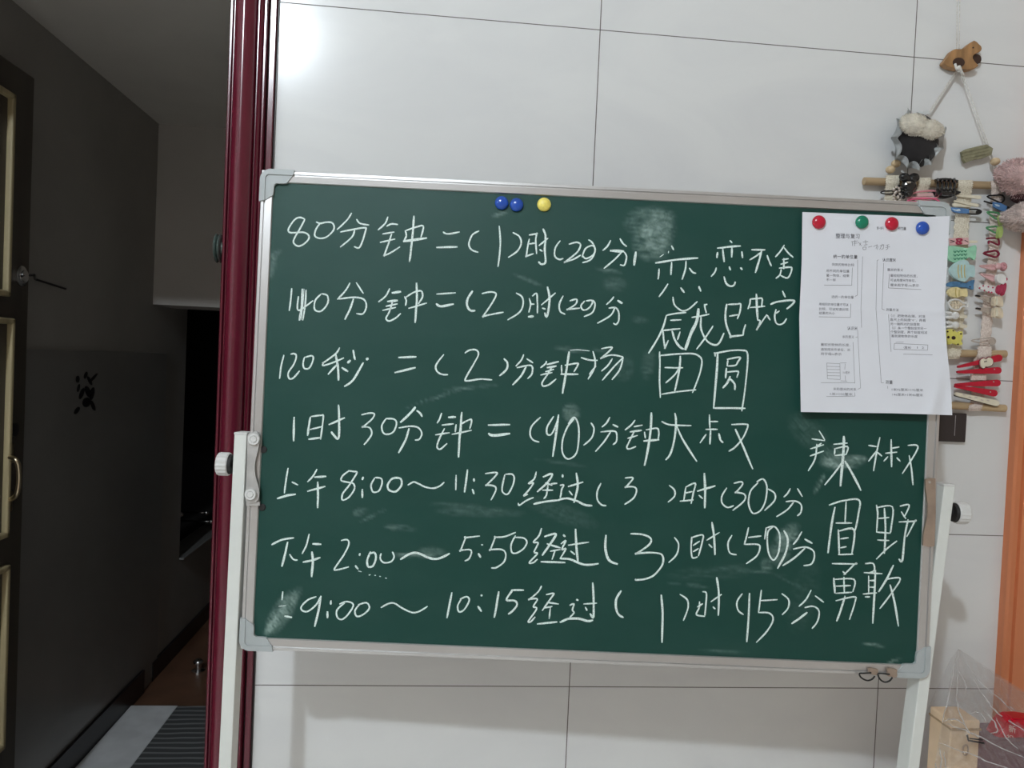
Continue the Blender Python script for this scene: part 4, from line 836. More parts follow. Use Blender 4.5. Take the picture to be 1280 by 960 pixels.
# ------------------------------------------------------------------ wall hanger for hair clips
hang = root('hair_clip_hanger', W(1205, 515, 0), 'wooden dowel and lace hair clip hanger with a carved wooden horse, on the tiled wall', 'wall hanger')
bm = nb()
for a, b in (((1196.6, -14), (1196, 62)), ((1200, -14), (1199, 62)), ((1197.5, 88), (1113, 216)), ((1199.5, 88), (1246, 222)), ((1195.5, 88), (1108, 221)), ((1202, 88), (1250, 222))):
    tube(bm, [W(*a, .012), W((a[0] + b[0]) / 2, (a[1] + b[1]) / 2, .013), W(*b, .016)], .0010, 6)
tube(bm, catmull([W(1194, 80, .026), W(1196, 86, .03), W(1200, 86, .03), W(1203, 92, .028), W(1205, 94, .022)], 4), .0022, 8)
blob(bm, W(1198.6, 86, .027), .005, .004, .006, .2, 300, 2)
put('cord', bm, 'cord', parent=hang, smooth=True)
hpx = [(160 + x / 13.71 + 1000, 40 + y / 13.71) for x, y in ((225, 555), (245, 510), (300, 470), (330, 400), (380, 335), (440, 312), (520, 330), (580, 320), (620, 265), (680, 210), (760, 165), (790, 210), (830, 225), (875, 265), (885, 310), (860, 355), (810, 385), (750, 392), (715, 430), (712, 480), (740, 525), (790, 555), (830, 598), (760, 650), (670, 672), (560, 660), (440, 655), (330, 625), (260, 590))]
bm = nb(); flat(hpx, .004, .018, bm); bmesh.ops.bevel(bm, geom=[e for e in bm.edges], offset=.0012, segments=1, affect='EDGES')
hs = put('wooden_horse', bm, 'horse', parent=hang)
bm = nb(); flat(pill(1198.4, 78, 7.5, 6, 20), .0181, .0188, bm); flat(pill(1218.5, 75, 6.3, 6.3, 20), .002, .011, bm); put('cutout_shade', bm, 'horsedark', parent=hs)  # dark discs put the shade of the hole and gap into colour
bm = nb(); flat(pill(1216.5, 59.5, .9, .9, 10), .0181, .0190, bm); put('eye', bm, 'browndot', parent=hs)
def dowel(a, b, d, r=.0072):
    bm = nb(); P, Q = W(*a, d), W(*b, d); tube(bm, [P, P.lerp(Q, .33), P.lerp(Q, .66), Q], r, 16)
    put('dowel', bm, 'dowel', parent=hang, smooth=True, auto=50)
dowel((1080, 226.5), (1246, 232), .013); dowel((1178, 441.5), (1256.5, 442.5), .013); dowel((1178, 506), (1256, 510.5), .013)
def lace(pts, wpx, m, wob=.10):
    bm = nb(); cs = catmull([Vector((x, y, d)) for x, y, d in pts], 10); n = len(cs); rows = []
    for i, c in enumerate(cs):
        ww = wpx * (1 + wob * math.sin(i * 2.1))
        row = []
        for k in range(7):
            f = k / 6 - .5
            row.append(W(c.x + f * ww, c.y, c.z + .0012 * math.cos(f * PI) + .0005 * noise.noise(Vector((i * .7, k * .9, wpx)))))
        rows.append(row)
    fr = [[bm.verts.new(p) for p in r] for r in rows]; bk = [[bm.verts.new(p + Vector((0, .0012, 0))) for p in r] for r in rows]
    for i in range(n - 1):
        for k in range(6):
            bm.faces.new((fr[i][k], fr[i][k + 1], fr[i + 1][k + 1], fr[i + 1][k])); bm.faces.new((bk[i][k], bk[i + 1][k], bk[i + 1][k + 1], bk[i][k + 1]))
        bm.faces.new((fr[i][0], fr[i + 1][0], bk[i + 1][0], bk[i][0])); bm.faces.new((fr[i][6], bk[i][6], bk[i + 1][6], fr[i + 1][6]))
    for r in (0, n - 1):
        for k in range(6): bm.faces.new((fr[r][k], bk[r][k], bk[r][k + 1], fr[r][k + 1]))
    put('lace_strap', bm, m, parent=hang, smooth=True, auto=60)
lace([(1116, 219, .021), (1116, 228, .0222), (1115, 238, .017), (1114, 262, .010), (1112, 300, .009)], 17, 'lace')
lace([(1156, 222, .021), (1156, 229, .0222), (1153, 240, .016), (1151, 262, .010), (1150, 300, .009)], 15, 'lace')
lace([(1207, 225, .021), (1207, 232, .0222), (1205.5, 242, .016), (1204, 262, .012), (1202, 285, .010), (1200, 330, .010), (1197, 380, .010), (1194, 425, .010), (1192, 442, .0222), (1190, 449, .016)], 18, 'lace')
lace([(1245, 226, .021), (1246, 233, .0222), (1246, 242, .016), (1244, 270, .010), (1242, 320, .010), (1238, 350, .010), (1235, 390, .010), (1232, 425, .010), (1230, 440, .0222), (1226, 448, .018), (1222, 456, .014)], 13, 'rose_lace')
lace([(1231, 433, .0215), (1231, 443, .0225), (1230, 449, .019)], 17, 'rose_lace')
lace([(1226, 448, .012), (1224, 475, .011), (1222, 500, .012), (1220, 508, .0222), (1218, 514, .015)], 16, 'rose_lace')
for x, y, r in ((1120, 204.5, .0085), (1113, 212, .0085), (1244, 202, .0085), (1251, 220, .0085)):
    bm = nb(); blob(bm, W(x, y, .02), r, r, r * .85, sub=3); put('bead', bm, 'bead', parent=hang, smooth=True)
bm = nb(); tube(bm, [W(1246, 208, .02), W(1249, 214, .02)], .0014, 6); put('bead_string', bm, 'cord', parent=hang)

# bow pouch of black cloth with a ruffled satin edge, hanging from the left cord
bp_ = root('ruffled_pouch', W(1146, 214, .01), 'round black cloth pouch with pale satin ruffle and cream plush flap, hanging by the wall', 'pouch')
bm = nb(); blob(bm, W(1147, 176, .028), .039, .024, .049, .05, 25, 4); put('pouch_body', bm, 'blackcloth', parent=bp_, smooth=True)
ruf = [(1139, 139.5), (1131, 145), (1124, 155), (1121, 166), (1120, 178), (1122, 190), (1126, 199), (1134, 205), (1143, 208.5), (1153, 206.5), (1162, 201), (1170, 191), (1175, 180), (1178.5, 170), (1176, 158)]
bm = nb(); cs = catmull([Vector((x, y, 0)) for x, y in ruf], 16); vs = []
cx0, cy0 = 1148, 174
for i, c in enumerate(cs):
    dx, dy = c.x - cx0, c.y - cy0; L = math.hypot(dx, dy); dx /= L; dy /= L
    wv = math.sin(i * .24 + .9 * math.sin(i * .045)); w2 = math.cos(i * .24 + .9 * math.sin(i * .045))
    ox, oy = c.x + dx * 2.4 * wv, c.y + dy * 2.4 * wv
    a = W(ox - dx * 4.6 + dy * 1.5 * w2, oy - dy * 4.6 - dx * 1.5 * w2, .046 + .003 * wv); b = W(ox + dx * 4.2 + dy * 3.2 * w2, oy + dy * 4.2 - dx * 3.2 * w2, .036 + .012 * w2)
    mp_ = (a + b) / 2 + Vector((0, -.004 * w2, 0))
    vs.append([bm.verts.new(a), bm.verts.new(mp_), bm.verts.new(b)])
for A, Bq in zip(vs, vs[1:]):
    for k in range(2): bm.faces.new((A[k], A[k + 1], Bq[k + 1], Bq[k]))
bmesh.ops.solidify(bm, geom=list(bm.faces), thickness=.0009)
put('satin_ruffle', bm, 'satin', parent=bp_, smooth=True)
bm = nb()
for ang, L in ((-.5, 9), (.35, 10), (1.0, 8), (-1.0, 8)):
    x, y = 1154 + L * math.sin(ang), 142 - L * .7 * math.cos(ang) + 4
    flat([(1152, 143), (1156, 143), (x + 4, y), (x, y - 2), (x - 4, y)], .02 + .003 * ang, .022 + .003 * ang, bm)
put('satin_bow', bm, 'satin', parent=bp_)
bm = nb(); plush(bm, W(1144, 156, .052), .029, .013, .0185, .10, 60, 4, rot=.12, hair=.0025); plush(bm, W(1162, 162, .053), .026, .013, .0165, .10, 60, 4, rot=.1, hair=.0025); put('plush_flap', bm, mat('cream_plush', (.72, .67, .57), .95, var=.12, vscale=120, bump=.9, bscale=220, sheen=.4), parent=bp_, smooth=True)
# khaki ribbon clip on the right cord
bm = nb(); flat([(1201, 190), (1206, 187), (1222, 183), (1232, 181), (1240, 186), (1238, 194), (1228, 198), (1216, 200), (1206, 204), (1203, 200)], .010, .016, bm)
for i in range(3):
    flat([(1202, 190 + i * 4), (1236, 183 + i * 4), (1236, 184 + i * 4), (1202, 191.5 + i * 4)], .0155, .0172, bm)
put('ribbon_clip', bm, 'khaki', label='khaki folded ribbon hair clip pinned to the tiled wall under the cords', cat='hair clip')

# pink plush at the picture's edge
pk = root('plush_bag', W(1285, 292, .03), 'fluffy pink and beige plush bag hanging beside the hair clip hanger', 'plush bag')
bm = nb(); plush(bm, W(1290, 225, .055), .060, .045, .032, .16, 55, 5, rot=.15); plush(bm, W(1270, 214, .05), .028, .032, .02, .18, 70, 4); put('upper_body', bm, 'pink_fur', parent=pk, smooth=True)
bm = nb(); blob(bm, W(1292, 246, .045), .040, .03, .016, .1, 60, 4); put('band', bm, 'brown', parent=pk, smooth=True)
bm = nb(); plush(bm, W(1292, 270, .055), .050, .04, .025, .16, 55, 5, rot=-.1); put('lower_body', bm, 'beige_fur', parent=pk, smooth=True)

# ------------------------------------------------------------------ hair clips
GC = 'hair clips on the hanger'
def clip(name, label, parts, group=GC, cat='hair clip'):
    """parts: list of (part name, material, list of (outline, d0, d1, smooth steps) or callables)"""
    allx = [q for _, _, sh in parts for s in sh if not callable(s) for q in s[0]]
    if allx:
        cx = sum(q[0] for q in allx) / len(allx); cy = max(q[1] for q in allx)
    else: cx, cy = 1200, 300
    r = root(name, W(cx, cy, .012), label, cat, group)
    for pn, m, sh in parts:
        bm = nb()
        for s in sh:
            if callable(s): s(bm)
            else: flat(s[0], s[1], s[2], bm, s[3] if len(s) > 3 else 0)
        put(pn, bm, m, parent=r)
    return r
def loop(pts, d, r, closed=True):            # a wire or tin loop along pixels
    def f(bm):
        tube(bm, catmull([W(x, y, d) for x, y in pts], 4, closed), r * 1.3, 8, closed)
    return f
def dome(x, y, d, rx, ry, rz, rot=0.0, amp=0.0):
    def f(bm): blob(bm, W(x, y, d), rx, ry, rz, amp, 150, 3, rot)
    return f
def bar(a, b, r0, r1, d0, d1, n=5):          # long pill from pixel a to b, half heights r0 and r1
    dx, dy = b[0] - a[0], b[1] - a[1]; L = math.hypot(dx, dy); t = math.atan2(dy, dx); o = []
    for i in range(n + 1):
        q = t + PI / 2 + PI * i / n; o.append((a[0] + r0 * math.cos(q), a[1] + r0 * math.sin(q)))
    for i in range(n + 1):
        q = t - PI / 2 + PI * i / n; o.append((b[0] + r1 * math.cos(q), b[1] + r1 * math.sin(q)))
    return (o, d0, d1)
def snap(tip, c, hw):                        # drop shaped snap clip loop, tip pixel to round end
    dx, dy = c[0] - tip[0], c[1] - tip[1]; L = math.hypot(dx, dy); ux, uy = dx / L, dy / L
    return [tip, (tip[0] + dx * .55 - uy * hw * .75, tip[1] + dy * .55 + ux * hw * .75), (c[0] - ux * 2 - uy * hw, c[1] - uy * 2 + ux * hw), (c[0] + ux * 1.5, c[1] + uy * 1.5), (c[0] - ux * 2 + uy * hw, c[1] - uy * 2 - ux * hw), (tip[0] + dx * .55 + uy * hw * .75, tip[1] + dy * .55 - ux * hw * .75)]
clip('claw_clip', 'glossy black bow shaped claw clip on the upper dowel, above the pink barrettes', [
    ('shell', 'black_gloss', [dome(1131, 222, .033, .011, .008, .008, .3), dome(1142, 222.5, .033, .011, .008, .009, -.3), dome(1136, 232, .032, .014, .009, .012), dome(1135, 241, .029, .009, .008, .009)]),
    ('spring', 'silver', [loop([(1134, 228), (1138, 228)], .042, .0015, False)])])
def claw2(bm):
    for k in range(5):
        x = 1172 + k * 5.2
        tube(bm, catmull([W(x, 224, .024), W(x + .5, 229, .036), W(x, 238, .038), W(x - 1, 244, .028)], 4), .0026, 8)
    tube(bm, catmull([W(1169, 226, .026), W(1182, 224.5, .028), W(1196, 227, .026)], 4), .0035, 8)
    blob(bm, W(1181, 241, .030), .018, .009, .006, 0, 1, 3, .05)
clip('claw_clip.001', 'black open toothed claw clip on the upper dowel, beside the cream barrettes', [('jaw', 'black_gloss', [claw2]), ('lower_shell', 'black_tin', [([(1166, 240), (1180, 238), (1200, 240), (1192, 245), (1180, 248.5), (1170, 246)], .018, .024, 3)])])
clip('snap_clip', 'thin black snap clip left of the beaded chain, by the upper dowel', [('loop', 'black_tin', [loop([(1101, 240.5), (1106, 238.8), (1120, 239), (1121, 241.5), (1112, 242.5), (1104, 242)], .018, .0009)])])
clip('chain_clip', 'dark sparkling beaded chain clip below the black bow claw clip', [('beads', 'silver', [dome(1121 + 4 * math.sin(i * 2.4), 234 + i * 1.45, .026, .0027, .0027, .0027) for i in range(14)]), ('dark_beads', 'black_gloss', [dome(1125 + 4.5 * math.cos(i * 1.9), 231 + i * 1.6, .024, .003, .003, .003) for i in range(12)])])
clip('barrette', 'pale pink open bar barrette below the black claw clips, the upper of two', [('frame', 'pink', [loop([(1133, 246.5), (1145, 240.5), (1166, 238.5), (1172, 241.5), (1172.5, 245.5), (1168, 247.5), (1146, 247)], .024, .0013)]), ('inset', 'palepink', [([(1146, 242.5), (1165, 241.2), (1167, 245.5), (1146, 246)], .018, .022)])])
clip('barrette.001', 'bright pink bar barrette just above the board rail, the lower of two', [('frame', 'hotpink', [loop([(1134, 252.5), (1139, 249.3), (1155, 248.2), (1168, 248.6), (1174, 252), (1172, 253.5), (1158, 251.5), (1140, 252.5)], .024, .0014)])])
clip('barrette.002', 'cream bar barrette on the lace strap, uppermost below the upper dowel', [('bar', 'cream', [bar((1196, 244.5), (1224, 246.8), .9, 2.2, .018, .021)]), ('hinge', 'silver', [bar((1194, 243.5), (1198, 244.8), .8, .8, .016, .02)])])
clip('barrette.003', 'cream bar barrette on the lace strap, second below the upper dowel', [('bar', 'cream', [bar((1193, 251.4), (1221, 257), .9, 2.0, .018, .021)])])
clip('barrette.004', 'cream rounded barrette on the lace strap, just over the blue printed snap clip', [('bar', 'cream', [bar((1193, 256), (1212, 257.5), 2.4, 1.6, .016, .0185)])])
clip('snap_clip.001', 'blue printed fabric snap clip with black end, near the paper corner', [('fabric', 'shark', [([(1186, 259.5), (1199, 260), (1210.5, 261.5), (1210.5, 267), (1199, 266.5), (1192, 265)], .0185, .0225)]), ('print', 'sharkpale', [([(1190, 261), (1195, 262), (1199, 260.8), (1201, 263.5), (1197, 264), (1193, 263)], .0225, .0229)]), ('loop', 'black_tin', [loop([(1210, 262.2), (1222, 262), (1226.5, 264.8), (1222, 267.4), (1210, 267)], .02, .0012), bar((1222, 264.8), (1225, 264.8), 1.8, 1.8, .018, .021)])])
clip('snap_clip.002', 'pinkish printed ribbon clip with dark red bow mark, above the green felt fish', [('ribbon', 'palepink', [([(1186, 298), (1210, 297), (1211, 305.5), (1187, 307)], .0165, .0185)]), ('bow_mark', 'spotred', [loop([(1195.5, 299), (1200.5, 298.5), (1202.5, 300), (1199, 302), (1202, 304), (1198, 305), (1195, 303.5), (1197.5, 301.5)], .019, .0011)]), ('print', 'browndot', [bar((1188, 300.3), (1193, 301.6), .4, .4, .0184, .0188), bar((1188, 303), (1193, 301.8), .4, .4, .0184, .0188), bar((1206, 300.3), (1210, 302.5), .4, .4, .0184, .0188)]), ('metal_end', 'cream', [bar((1212, 302.3), (1220, 302.3), 1.7, 1.5, .016, .0185)])])
clip('felt_clip', 'mint green felt fish hair clip with dark scales', [('body', 'green', [([(1185, 309), (1193, 308), (1208, 310.5), (1213, 308.5), (1219, 307), (1219, 318), (1217, 325), (1211, 321.5), (1204, 326), (1193, 328), (1184, 323)], .019, .024, 3)]), ('scales', 'greendark', [loop([(1192 + 4.3 * i, 318 + 4.5 * j - i * .3), (1194 + 4.3 * i, 320 + 4.5 * j - i * .3), (1195.3 + 4.3 * i, 318 + 4.5 * j - i * .3)], .0243, .0006, False) for i in range(4) for j in (-1, 0, 1)])])
clip('felt_clip.001', 'pale aqua striped felt fish hair clip below the mint green one', [('body', 'aqua', [([(1186.5, 337), (1192, 330), (1200, 325.5), (1208, 326), (1211, 331), (1217, 333), (1217, 346), (1211, 346), (1206, 352), (1198, 350.5), (1190, 345.5)], .022, .027, 3)]), ('stripes', 'ochre', [loop([(1198 + 4 * i, 331), (1197.5 + 4 * i, 339), (1199 + 3.6 * i, 347.5)], .0272, .0007, False) for i in range(3)])])
clip('felt_clip.002', 'denim blue felt fish hair clip above the yellow one', [('body', 'bluefelt', [([(1182, 357), (1187, 352.5), (1197, 352), (1206, 354), (1211, 352), (1217, 350), (1216, 356), (1215.5, 362), (1209, 360), (1197, 359), (1188, 358.5)], .017, .022, 3)]), ('dots', 'browndot', [(pill(1212.5, 358.5, .9, .9, 8), .0219, .0224), (pill(1201, 354, .6, .6, 8), .0219, .0224)])])
clip('felt_clip.003', 'soft yellow felt fish hair clip below the denim blue one', [('body', 'yellow', [([(1184, 365), (1188, 360), (1196, 359), (1201, 361.5), (1207.5, 361.5), (1208, 371), (1202, 370), (1195, 372), (1187, 370)], .018, .0235, 3)]), ('stripes', 'ochre', [loop([(1195, 360), (1194.5, 366), (1195.5, 371.5)], .0238, .0007, False), loop([(1199, 362.5), (1199, 370)], .0238, .0006, False)])])
clip('felt_clip.004', 'white and brown fish skeleton hair clip between the yellow fish and white felt clips', [('frame', 'white', [loop([(1185.5, 379), (1190, 375), (1198, 374.8), (1204, 379), (1209, 378), (1209, 384), (1203, 383), (1198, 387.5), (1190, 386)], .022, .0013)]), ('bones', 'beigebow', [loop([(1187, 381), (1204, 381)], .0215, .0009, False)] + [loop([(1190 + 3.6 * i, 376.5), (1191 + 3.6 * i, 381), (1190.3 + 3.6 * i, 386)], .0215, .0012, False) for i in range(4)])])
for i, (x, y, lb) in enumerate(((1194, 394.5, 'white felt hair clip with long ears below the fish skeleton clip, the upper of two'), (1194, 406.5, 'white felt hair clip with long ears above the yellow spotted clip, the lower of two'))):
    clip('felt_clip.%03d' % (5 + i), lb, [('head', 'white', [dome(x, y, .022, .008, .005, .0072), dome(x - 7, y - 3, .021, .008, .004, .0032, .15), dome(x - 7, y + 2.2, .021, .008, .004, .0032, -.05)]), ('metal_end', 'cream', [bar((x + 6, y + 1), (x + 12, y + 1.5), 2.2, 2.2, .014, .019)])])
clip('felt_clip.007', 'lemon yellow hair clip with dark brown spots over the middle dowel', [('body', 'lemon', [([(1183, 414), (1189, 411.5), (1196, 416), (1201, 414), (1202, 420), (1200, 426), (1202, 430), (1197, 431.5), (1190, 429), (1184, 430)], .024, .030, 3)]), ('spots', 'browndot', [(pill(1184.5, 414.6, 1.1, .9, 10), .0299, .0305), (pill(1191.5, 413.5, .9, .8, 10), .0299, .0305), (pill(1192, 422.3, 2.6, 2.3, 12), .0299, .0305), (pill(1201.2, 417.3, 1.1, 1.1, 10), .0299, .0305), (pill(1197.5, 430.3, 1.2, .9, 10), .0299, .0305), (pill(1185.5, 421.5, 1.6, 1.6, 10), .0299, .0305)])])
# right hand strap
clip('snap_clip.003', 'black drop shaped snap clip right below the upper dowel, on the right hand strap', [('loop', 'black_tin', [loop(snap((1234, 245.5), (1254, 249), 4.6), .02, .0012)])])
clip('snap_clip.004', 'blue printed fabric snap clip above the lime green bow, on the right hand strap', [('fabric', 'shark', [([(1241, 252.5), (1250, 254), (1258, 258), (1257, 264.5), (1252, 264), (1242, 259)], .021, .0245)]), ('print', 'sharkpale', [([(1243, 255), (1247, 255.5), (1250, 257), (1249, 258.5), (1245, 257.5)], .0245, .0249)]), ('loop', 'black_tin', [loop([(1230, 251.5), (1240, 254.5)], .02, .0012, False), bar((1259, 260), (1263, 261.5), 2, 1.5, .02, .023)])])
for i, (tip, c, bw, lb) in enumerate((((1234, 265), (1249, 271), [(1248.5, 270), (1253, 268), (1257, 271), (1255, 279), (1250.5, 281.5), (1249, 276)], 'green snap clip with a lime green bow, the upper of two'), ((1233, 284.5), (1247, 287.5), [(1248, 284), (1251, 283), (1252, 290), (1250, 297), (1246.5, 297), (1247, 290)], 'green snap clip with a lime green bow, the lower of two'))):
    clip('snap_clip.%03d' % (5 + i), lb, [('loop', 'greentin', [loop(snap(tip, c, 3.8), .02, .0013)]), ('bow', 'lime', [(bw, .022, .030, 3)])])
clip('snap_clip.007', 'maroon snap clip on the right hand strap, the smaller upper one', [('loop', 'maroonclip', [loop([(1233, 298.3), (1240, 297.6), (1247.5, 298.6), (1248.5, 306), (1243, 304), (1236, 301.5), (1236, 305)], .02, .0013, False)])])
clip('snap_clip.008', 'maroon drop shaped snap clip on the right hand strap, the lower one', [('loop', 'maroonclip', [loop(snap((1229.5, 316.5), (1247, 317.5), 3.9), .02, .0016)])])
clip('snap_clip.009', 'pink snap clip with a dusty rose fabric flower', [('loop', 'palepink', [loop(snap((1224.5, 332.5), (1244, 334.5), 2.8), .02, .0012), (snap((1228, 332.8), (1243, 334.5), 2.0), .0185, .0195, 3)]), ('flower', 'rosefelt', [dome(1254, 333.5, .026, .0068, .006, .0085), loop([(1254, 330), (1257, 333), (1254.5, 336.5), (1252.5, 333.5)], .0325, .0011)]), ('petal', 'palepink', [dome(1248, 333, .024, .006, .004, .006)])])
clip('snap_clip.010', 'pink snap clip with a white and pink bow, below the rose one', [('loop', 'palepink', [loop(snap((1225.5, 342.5), (1244, 349), 3.0), .02, .0012), (snap((1229, 343.5), (1243, 349), 2.2), .0185, .0195, 3)]), ('bow', 'white', [([(1245, 345), (1250, 342.5), (1255, 345.5), (1256, 351.5), (1251, 354.5), (1245.5, 352)], .023, .030, 3)]), ('bow_knot', 'spotred', [dome(1256.5, 349, .026, .004, .004, .0035)])])
clip('snap_clip.011', 'white snap clip with crimson spots and a crimson gathered bow', [('body', 'white', [([(1222, 358.5), (1227, 356.3), (1244, 358.5), (1243, 366.5), (1232, 364), (1225, 361.5)], .018, .021, 3)]), ('spots', 'spotred', [(pill(x, y, 1.1, 1, 8), .0208, .0214) for x, y in ((1229, 357.3), (1224.5, 360), (1230.5, 363), (1235.5, 358.5), (1236, 365), (1241, 359.5), (1239.5, 365.5))]), ('bow', 'spotred', [dome(1247 + i * 2, 361.5 + (i % 2), .026, .0024, .005, .0085 + .001 * i, .15, .1) for i in range(5)])])
for i, (tip, c, bx, by, lb) in enumerate((((1219, 369.5), (1241, 376), 1247, 377, 'pinkish snap clip with a beige ribbon bow, the upper of two'), ((1219.5, 385.5), (1240, 389), 1247, 391, 'pinkish snap clip with a beige ribbon bow, the lower of two'))):
    clip('snap_clip.%03d' % (12 + i), lb, [('loop', 'silver', [loop(snap(tip, c, 3.2), .02, .0010), (snap((tip[0] + 5, tip[1] + 1), c, 2.2), .0185, .0195, 3)]), ('dark_tip', 'black_tin', [bar((tip[0] + 1, tip[1]), (tip[0] + 5, tip[1] + .8), 1.1, 1.1, .019, .022)]), ('bow', 'beigebow', [([(bx - 6, by - 5), (bx - 1, by - 6.5), (bx + 4, by - 5), (bx + 5.5, by + 3), (bx + 4, by + 7), (bx - 2, by + 5.5), (bx - 6.5, by + 5)], .022, .029, 3)]), ('bow_fold', 'cream', [loop([(bx - 1.5, by - 5), (bx - .5, by), (bx - 1.5, by + 4.5)], .030, .0016, False)])])
clip('snap_clip.014', 'plain silver snap clip on the lace just over the middle dowel', [('loop', 'silver', [loop(snap((1214, 425.7), (1243, 426.5), 4.2), .02, .0009), bar((1239, 426.5), (1241, 426.5), 3.2, 3.2, .0185, .0195)])])
clip('barrette.005', 'red bar barrette with a beige apple slice, directly under the middle dowel', [('bar', 'red', [bar((1198, 458.5), (1248, 447.6), 1.4, 4.2, .018, .022)]), ('apple_slice', 'cream', [([(1225, 451), (1229, 447.8), (1232, 449.5), (1236, 446.8), (1240, 450), (1239.5, 455.5), (1234, 458.3), (1231, 458), (1229, 460.3), (1225.5, 458)], .0225, .027, 3)]), ('apple_skin', 'maroonclip', [loop([(1224.6, 451), (1229, 447.2), (1232, 449), (1236, 446.3), (1240.6, 450), (1240, 455.8), (1234, 458.9), (1231, 458.6), (1229, 460.8), (1225, 458)], .023, .0010)]), ('pip', 'browndot', [(pill(1231, 452, .6, 1.1, 8, .3), .0268, .0274), (pill(1233, 451.6, .6, 1.0, 8, .3), .0268, .0274)])])
def redbar(n, a, b, lb):
    clip(n, lb, [('bar', 'red', [bar(a, b, 1.6, 4.2, .019, .023)]), ('rivet', 'silver', [(pill(b[0] - 4, b[1] - 1.5, .9, .9, 10), .0229, .0236)])])
redbar('barrette.006', (1197.5, 465), (1247, 463), 'plain red bar barrette, second below the middle dowel')
redbar('barrette.007', (1195, 481), (1246, 478.7), 'plain red bar barrette, third below the middle dowel, on the tile joint')
redbar('barrette.008', (1194.5, 483), (1242, 491.5), 'plain red bar barrette, lowest of the red ones and tilting down')
clip('barrette.009', 'cream glitter bar barrette tilted across the lower dowel', [('bar', 'cream', [bar((1195.5, 492.5), (1245, 504), 2.2, 3.6, .024, .028)]), ('back', 'black_tin', [bar((1194, 494), (1245, 506), 1.5, 2.2, .021, .0239)]), ('glitter', 'silver', [(pill(1205 + 7.5 * i, 493.5 + 1.8 * i + (i % 2) * 1.2, 2.0, .7, 8, .2), .0279, .0284) for i in range(5)])])
bm = nb(); flat([(1222 - 8, 467.5), (1222 + 10, 467.5), (1222 + 10, 475), (1222 - 8.5, 475.3)], .012, .0165, bm); put('lace_band', bm, 'rose_lace', parent=hang)

# dark plate on the wall under the hanger
sp_ = root('switch_plate', W(1190, 551, .0), 'dark brown switch plate on the tiled wall behind the paper and board', 'switch plate')
bm = nb(); a, b = W(1171.5, 551.5, .006), W(1207.5, 517, .006); box(bm, (a.x, -.0095, a.z), (b.x, 0, b.z), .0015); put('plate', bm, 'plate', parent=sp_)
bm = nb(); q = W(1194, 530, .01); box(bm, (q.x - .0006, -.0102, a.z + .012), (q.x + .0006, -.009, b.z - .004)); put('highlight_strip', bm, 'greystrip', parent=sp_)  # grey strip paints a vertical highlight on the plate

# ------------------------------------------------------------------ bag and boxes at the lower right
SD = .15
tz = -.30
q0, q1 = W(1150, 950, SD), W(1330, 950, SD)
st = root('stool', ((q0.x + q1.x) / 2, -SD, FLOOR), 'plain wooden stool under the plastic bag, by the orange doorway', 'stool')
bm = nb(); box(bm, (q0.x + .02, -.29, tz - .025), (q1.x + .1, -.03, tz), .004); put('seat', bm, 'stool', parent=st)
for sx in (q0.x + .05, q1.x + .07):
    for sy in (-.265, -.055):
        bm = nb(); box(bm, (sx - .016, sy - .016, FLOOR), (sx + .016, sy + .016, tz - .025), .003); put('leg', bm, 'stool', parent=st)
xa, xb, xc = W(1177, 930, .2).x, W(1214, 930, .2).x, W(1310, 930, .2).x
cb = root('cardboard_box', ((xa + xb) / 2, -.15, tz), 'beige cardboard box on the stool inside the clear bag, beside the white stand leg', 'box')
bm = nb(); box(bm, (xa, -.22, tz), (xb - .001, -.165, W(1190, 894, .2).z), .003); put('carton', bm, 'cardboard', parent=cb)
bm = nb(); zc2 = W(1190, 911, .22).z; box(bm, (xa - .001, -.2225, zc2 - .002), (xb - .0005, -.1645, zc2 + .001)); put('lid_edge', bm, 'stool', parent=cb)
bm = nb(); box(bm, (xb, -.215, tz), (xc, -.15, W(1260, 920, .2).z), .003); put('cardboard_box.001', bm, 'purple', label='mauve cardboard box on the stool beneath the red packet', cat='box')
pkx = [(1236, 925), (1240, 913), (1250, 898), (1258, 893), (1276, 894), (1300, 897), (1300, 940), (1282, 934), (1262, 930)]
rp_ = root('red_packet', W(1265, 935, .2), 'shiny red packet with pale characters lying on the mauve box', 'packet')
bm = nb(); flat(pkx, .175, .205, bm); bmesh.ops.bevel(bm, geom=list(bm.edges), offset=.003, segments=2, affect='EDGES'); put('packet_body', bm, 'redpack', parent=rp_)
bm = nb(); fnp = lambda x, y, l: Vector((W(x, y, .2).x, -.2056 - l, W(x, y, .2).z))
text_into(bm, '新', 1257, 912, 10, slope=.2, fn=fnp); text_into(bm, '祝', 1255, 923, 9, slope=.2, fn=fnp); put('lettering', bm, 'goldprint', parent=rp_, label='two pale characters')
bm = nb(); tube(bm, [W(1209, 919, .235), W(1210.5, 925.5, .235), W(1230, 929, .235)], .0016, 8); tube(bm, [W(1212, 923, .235), W(1228, 925, .235)], .0012, 8); put('binder_clip', bm, 'black_tin', label='small black wire clip on the front of the cardboard box', cat='clip')
bm = nb(); tube(bm, catmull([W(x, y, .226) for x, y in ((1204, 934), (1208, 931), (1210, 935), (1209, 942), (1206, 944), (1204, 940))], 4, True), .0012, 8, True); put('metal_ring', bm, 'bronze', label='small bronze oval ring on the front of the cardboard box', cat='ring')
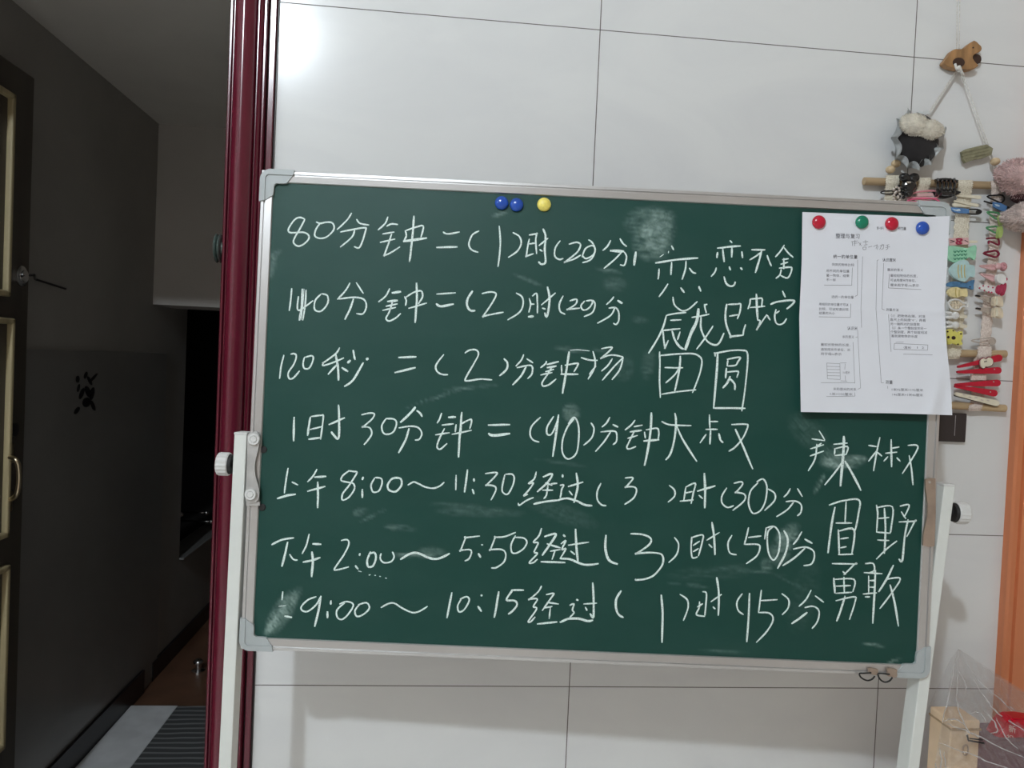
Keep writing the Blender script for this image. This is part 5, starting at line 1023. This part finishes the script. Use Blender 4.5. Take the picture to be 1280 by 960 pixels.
# clear bag draped over it all
bag_o = [(1198, 811), (1215, 822), (1240, 840), (1262, 856), (1285, 872), (1310, 885)]
bm = nb(); NB = 90; rows = []
lft = [(811, 1198), (830, 1193), (860, 1184), (900, 1174), (930, 1168), (985, 1163)]
def bag_right(y): return 1340
for j in range(NB + 1):
    t = j / NB; row = []
    for i in range(NB + 1):
        s = i / NB
        tx = 1198 + (1320 - 1198) * s; ty = 811 + (890 - 811) * s
        bx_, by_ = 1163 + (1325 - 1163) * s, 990
        x = tx + (bx_ - tx) * (t ** .8); y = ty + (by_ - ty) * t
        d = .10 + .165 * math.sin(PI / 2 * min(1, t * 1.5)) ** 1.2
        nn = noise.noise(Vector((s * 5, t * 4, 1))) * .018 + noise.noise(Vector((s * 13 + t * 8, t * 9, 5))) * .008 - .022 * abs(noise.noise(Vector((s * 11 - t * 9, t * 4, 9)))) - .012 * abs(noise.noise(Vector((s * 8 + t * 14, s * 5, 2))))
        if j < 30: y += (1 - t * 3) * (2.6 * noise.noise(Vector((s * 14, 3, 1))) + 3.5 * math.sin(s * PI) ** 2)
        row.append(bm.verts.new(W(x, y, d + nn * min(1, t * 4 + .2))))
    rows.append(row)
for j in range(NB):
    for i in range(NB): bm.faces.new((rows[j][i], rows[j][i + 1], rows[j + 1][i + 1], rows[j + 1][i]))
# back sheet behind the boxes
rows2 = []
for j in range(13):
    t = j / 12; row = []
    for i in range(NB + 1):
        s = i / NB
        tx = 1198 + (1320 - 1198) * s; ty = 811 + (890 - 811) * s
        bx_, by_ = 1163 + (1325 - 1163) * s, 990
        p_ = W(tx + (bx_ - tx) * (t ** .8), ty + (by_ - ty) * t, .10)
        p_.y = -.10 + .06 * math.sin(PI / 2 * t) + .006 * noise.noise(Vector((s * 7, t * 5, 3)))
        row.append(bm.verts.new(p_))
    rows2.append(row)
for j in range(12):
    for i in range(NB): bm.faces.new((rows2[j][i], rows2[j + 1][i], rows2[j + 1][i + 1], rows2[j][i + 1]))
crease_glints = []
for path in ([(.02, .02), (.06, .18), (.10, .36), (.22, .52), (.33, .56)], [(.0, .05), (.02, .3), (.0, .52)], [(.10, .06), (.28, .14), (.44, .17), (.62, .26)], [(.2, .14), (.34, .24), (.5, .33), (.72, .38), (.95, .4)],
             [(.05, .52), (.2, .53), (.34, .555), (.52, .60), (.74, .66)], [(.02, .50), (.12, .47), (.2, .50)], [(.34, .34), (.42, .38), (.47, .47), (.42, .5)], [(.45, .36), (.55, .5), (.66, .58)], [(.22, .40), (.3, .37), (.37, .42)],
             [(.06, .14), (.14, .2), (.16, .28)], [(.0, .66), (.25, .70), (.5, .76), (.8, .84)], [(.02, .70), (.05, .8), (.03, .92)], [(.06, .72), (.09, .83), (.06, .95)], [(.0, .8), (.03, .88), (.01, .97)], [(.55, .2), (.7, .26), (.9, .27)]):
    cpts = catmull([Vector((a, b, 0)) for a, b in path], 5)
    crease_glints.append([rows[min(NB, int(q.y * NB))][min(NB, max(0, int(q.x * NB)))].co.copy() + Vector((0, -.0012, 0)) for q in cpts])
bag = put('plastic_bag', bm, 'film', smooth=True, label='crumpled clear plastic bag draped over the boxes by the orange doorway', cat='plastic bag')
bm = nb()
for k, pts in enumerate(crease_glints):
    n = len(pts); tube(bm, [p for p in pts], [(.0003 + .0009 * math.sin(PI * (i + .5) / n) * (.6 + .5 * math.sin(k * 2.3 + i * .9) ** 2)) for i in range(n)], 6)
put('fold_highlight', bm, mat('milky_fold_highlight', (.85, .83, .82), .3, alpha=.42), parent=bag, smooth=True, label='whitish fold lines with painted highlights')  # white highlights along the folds, painted as milky strips
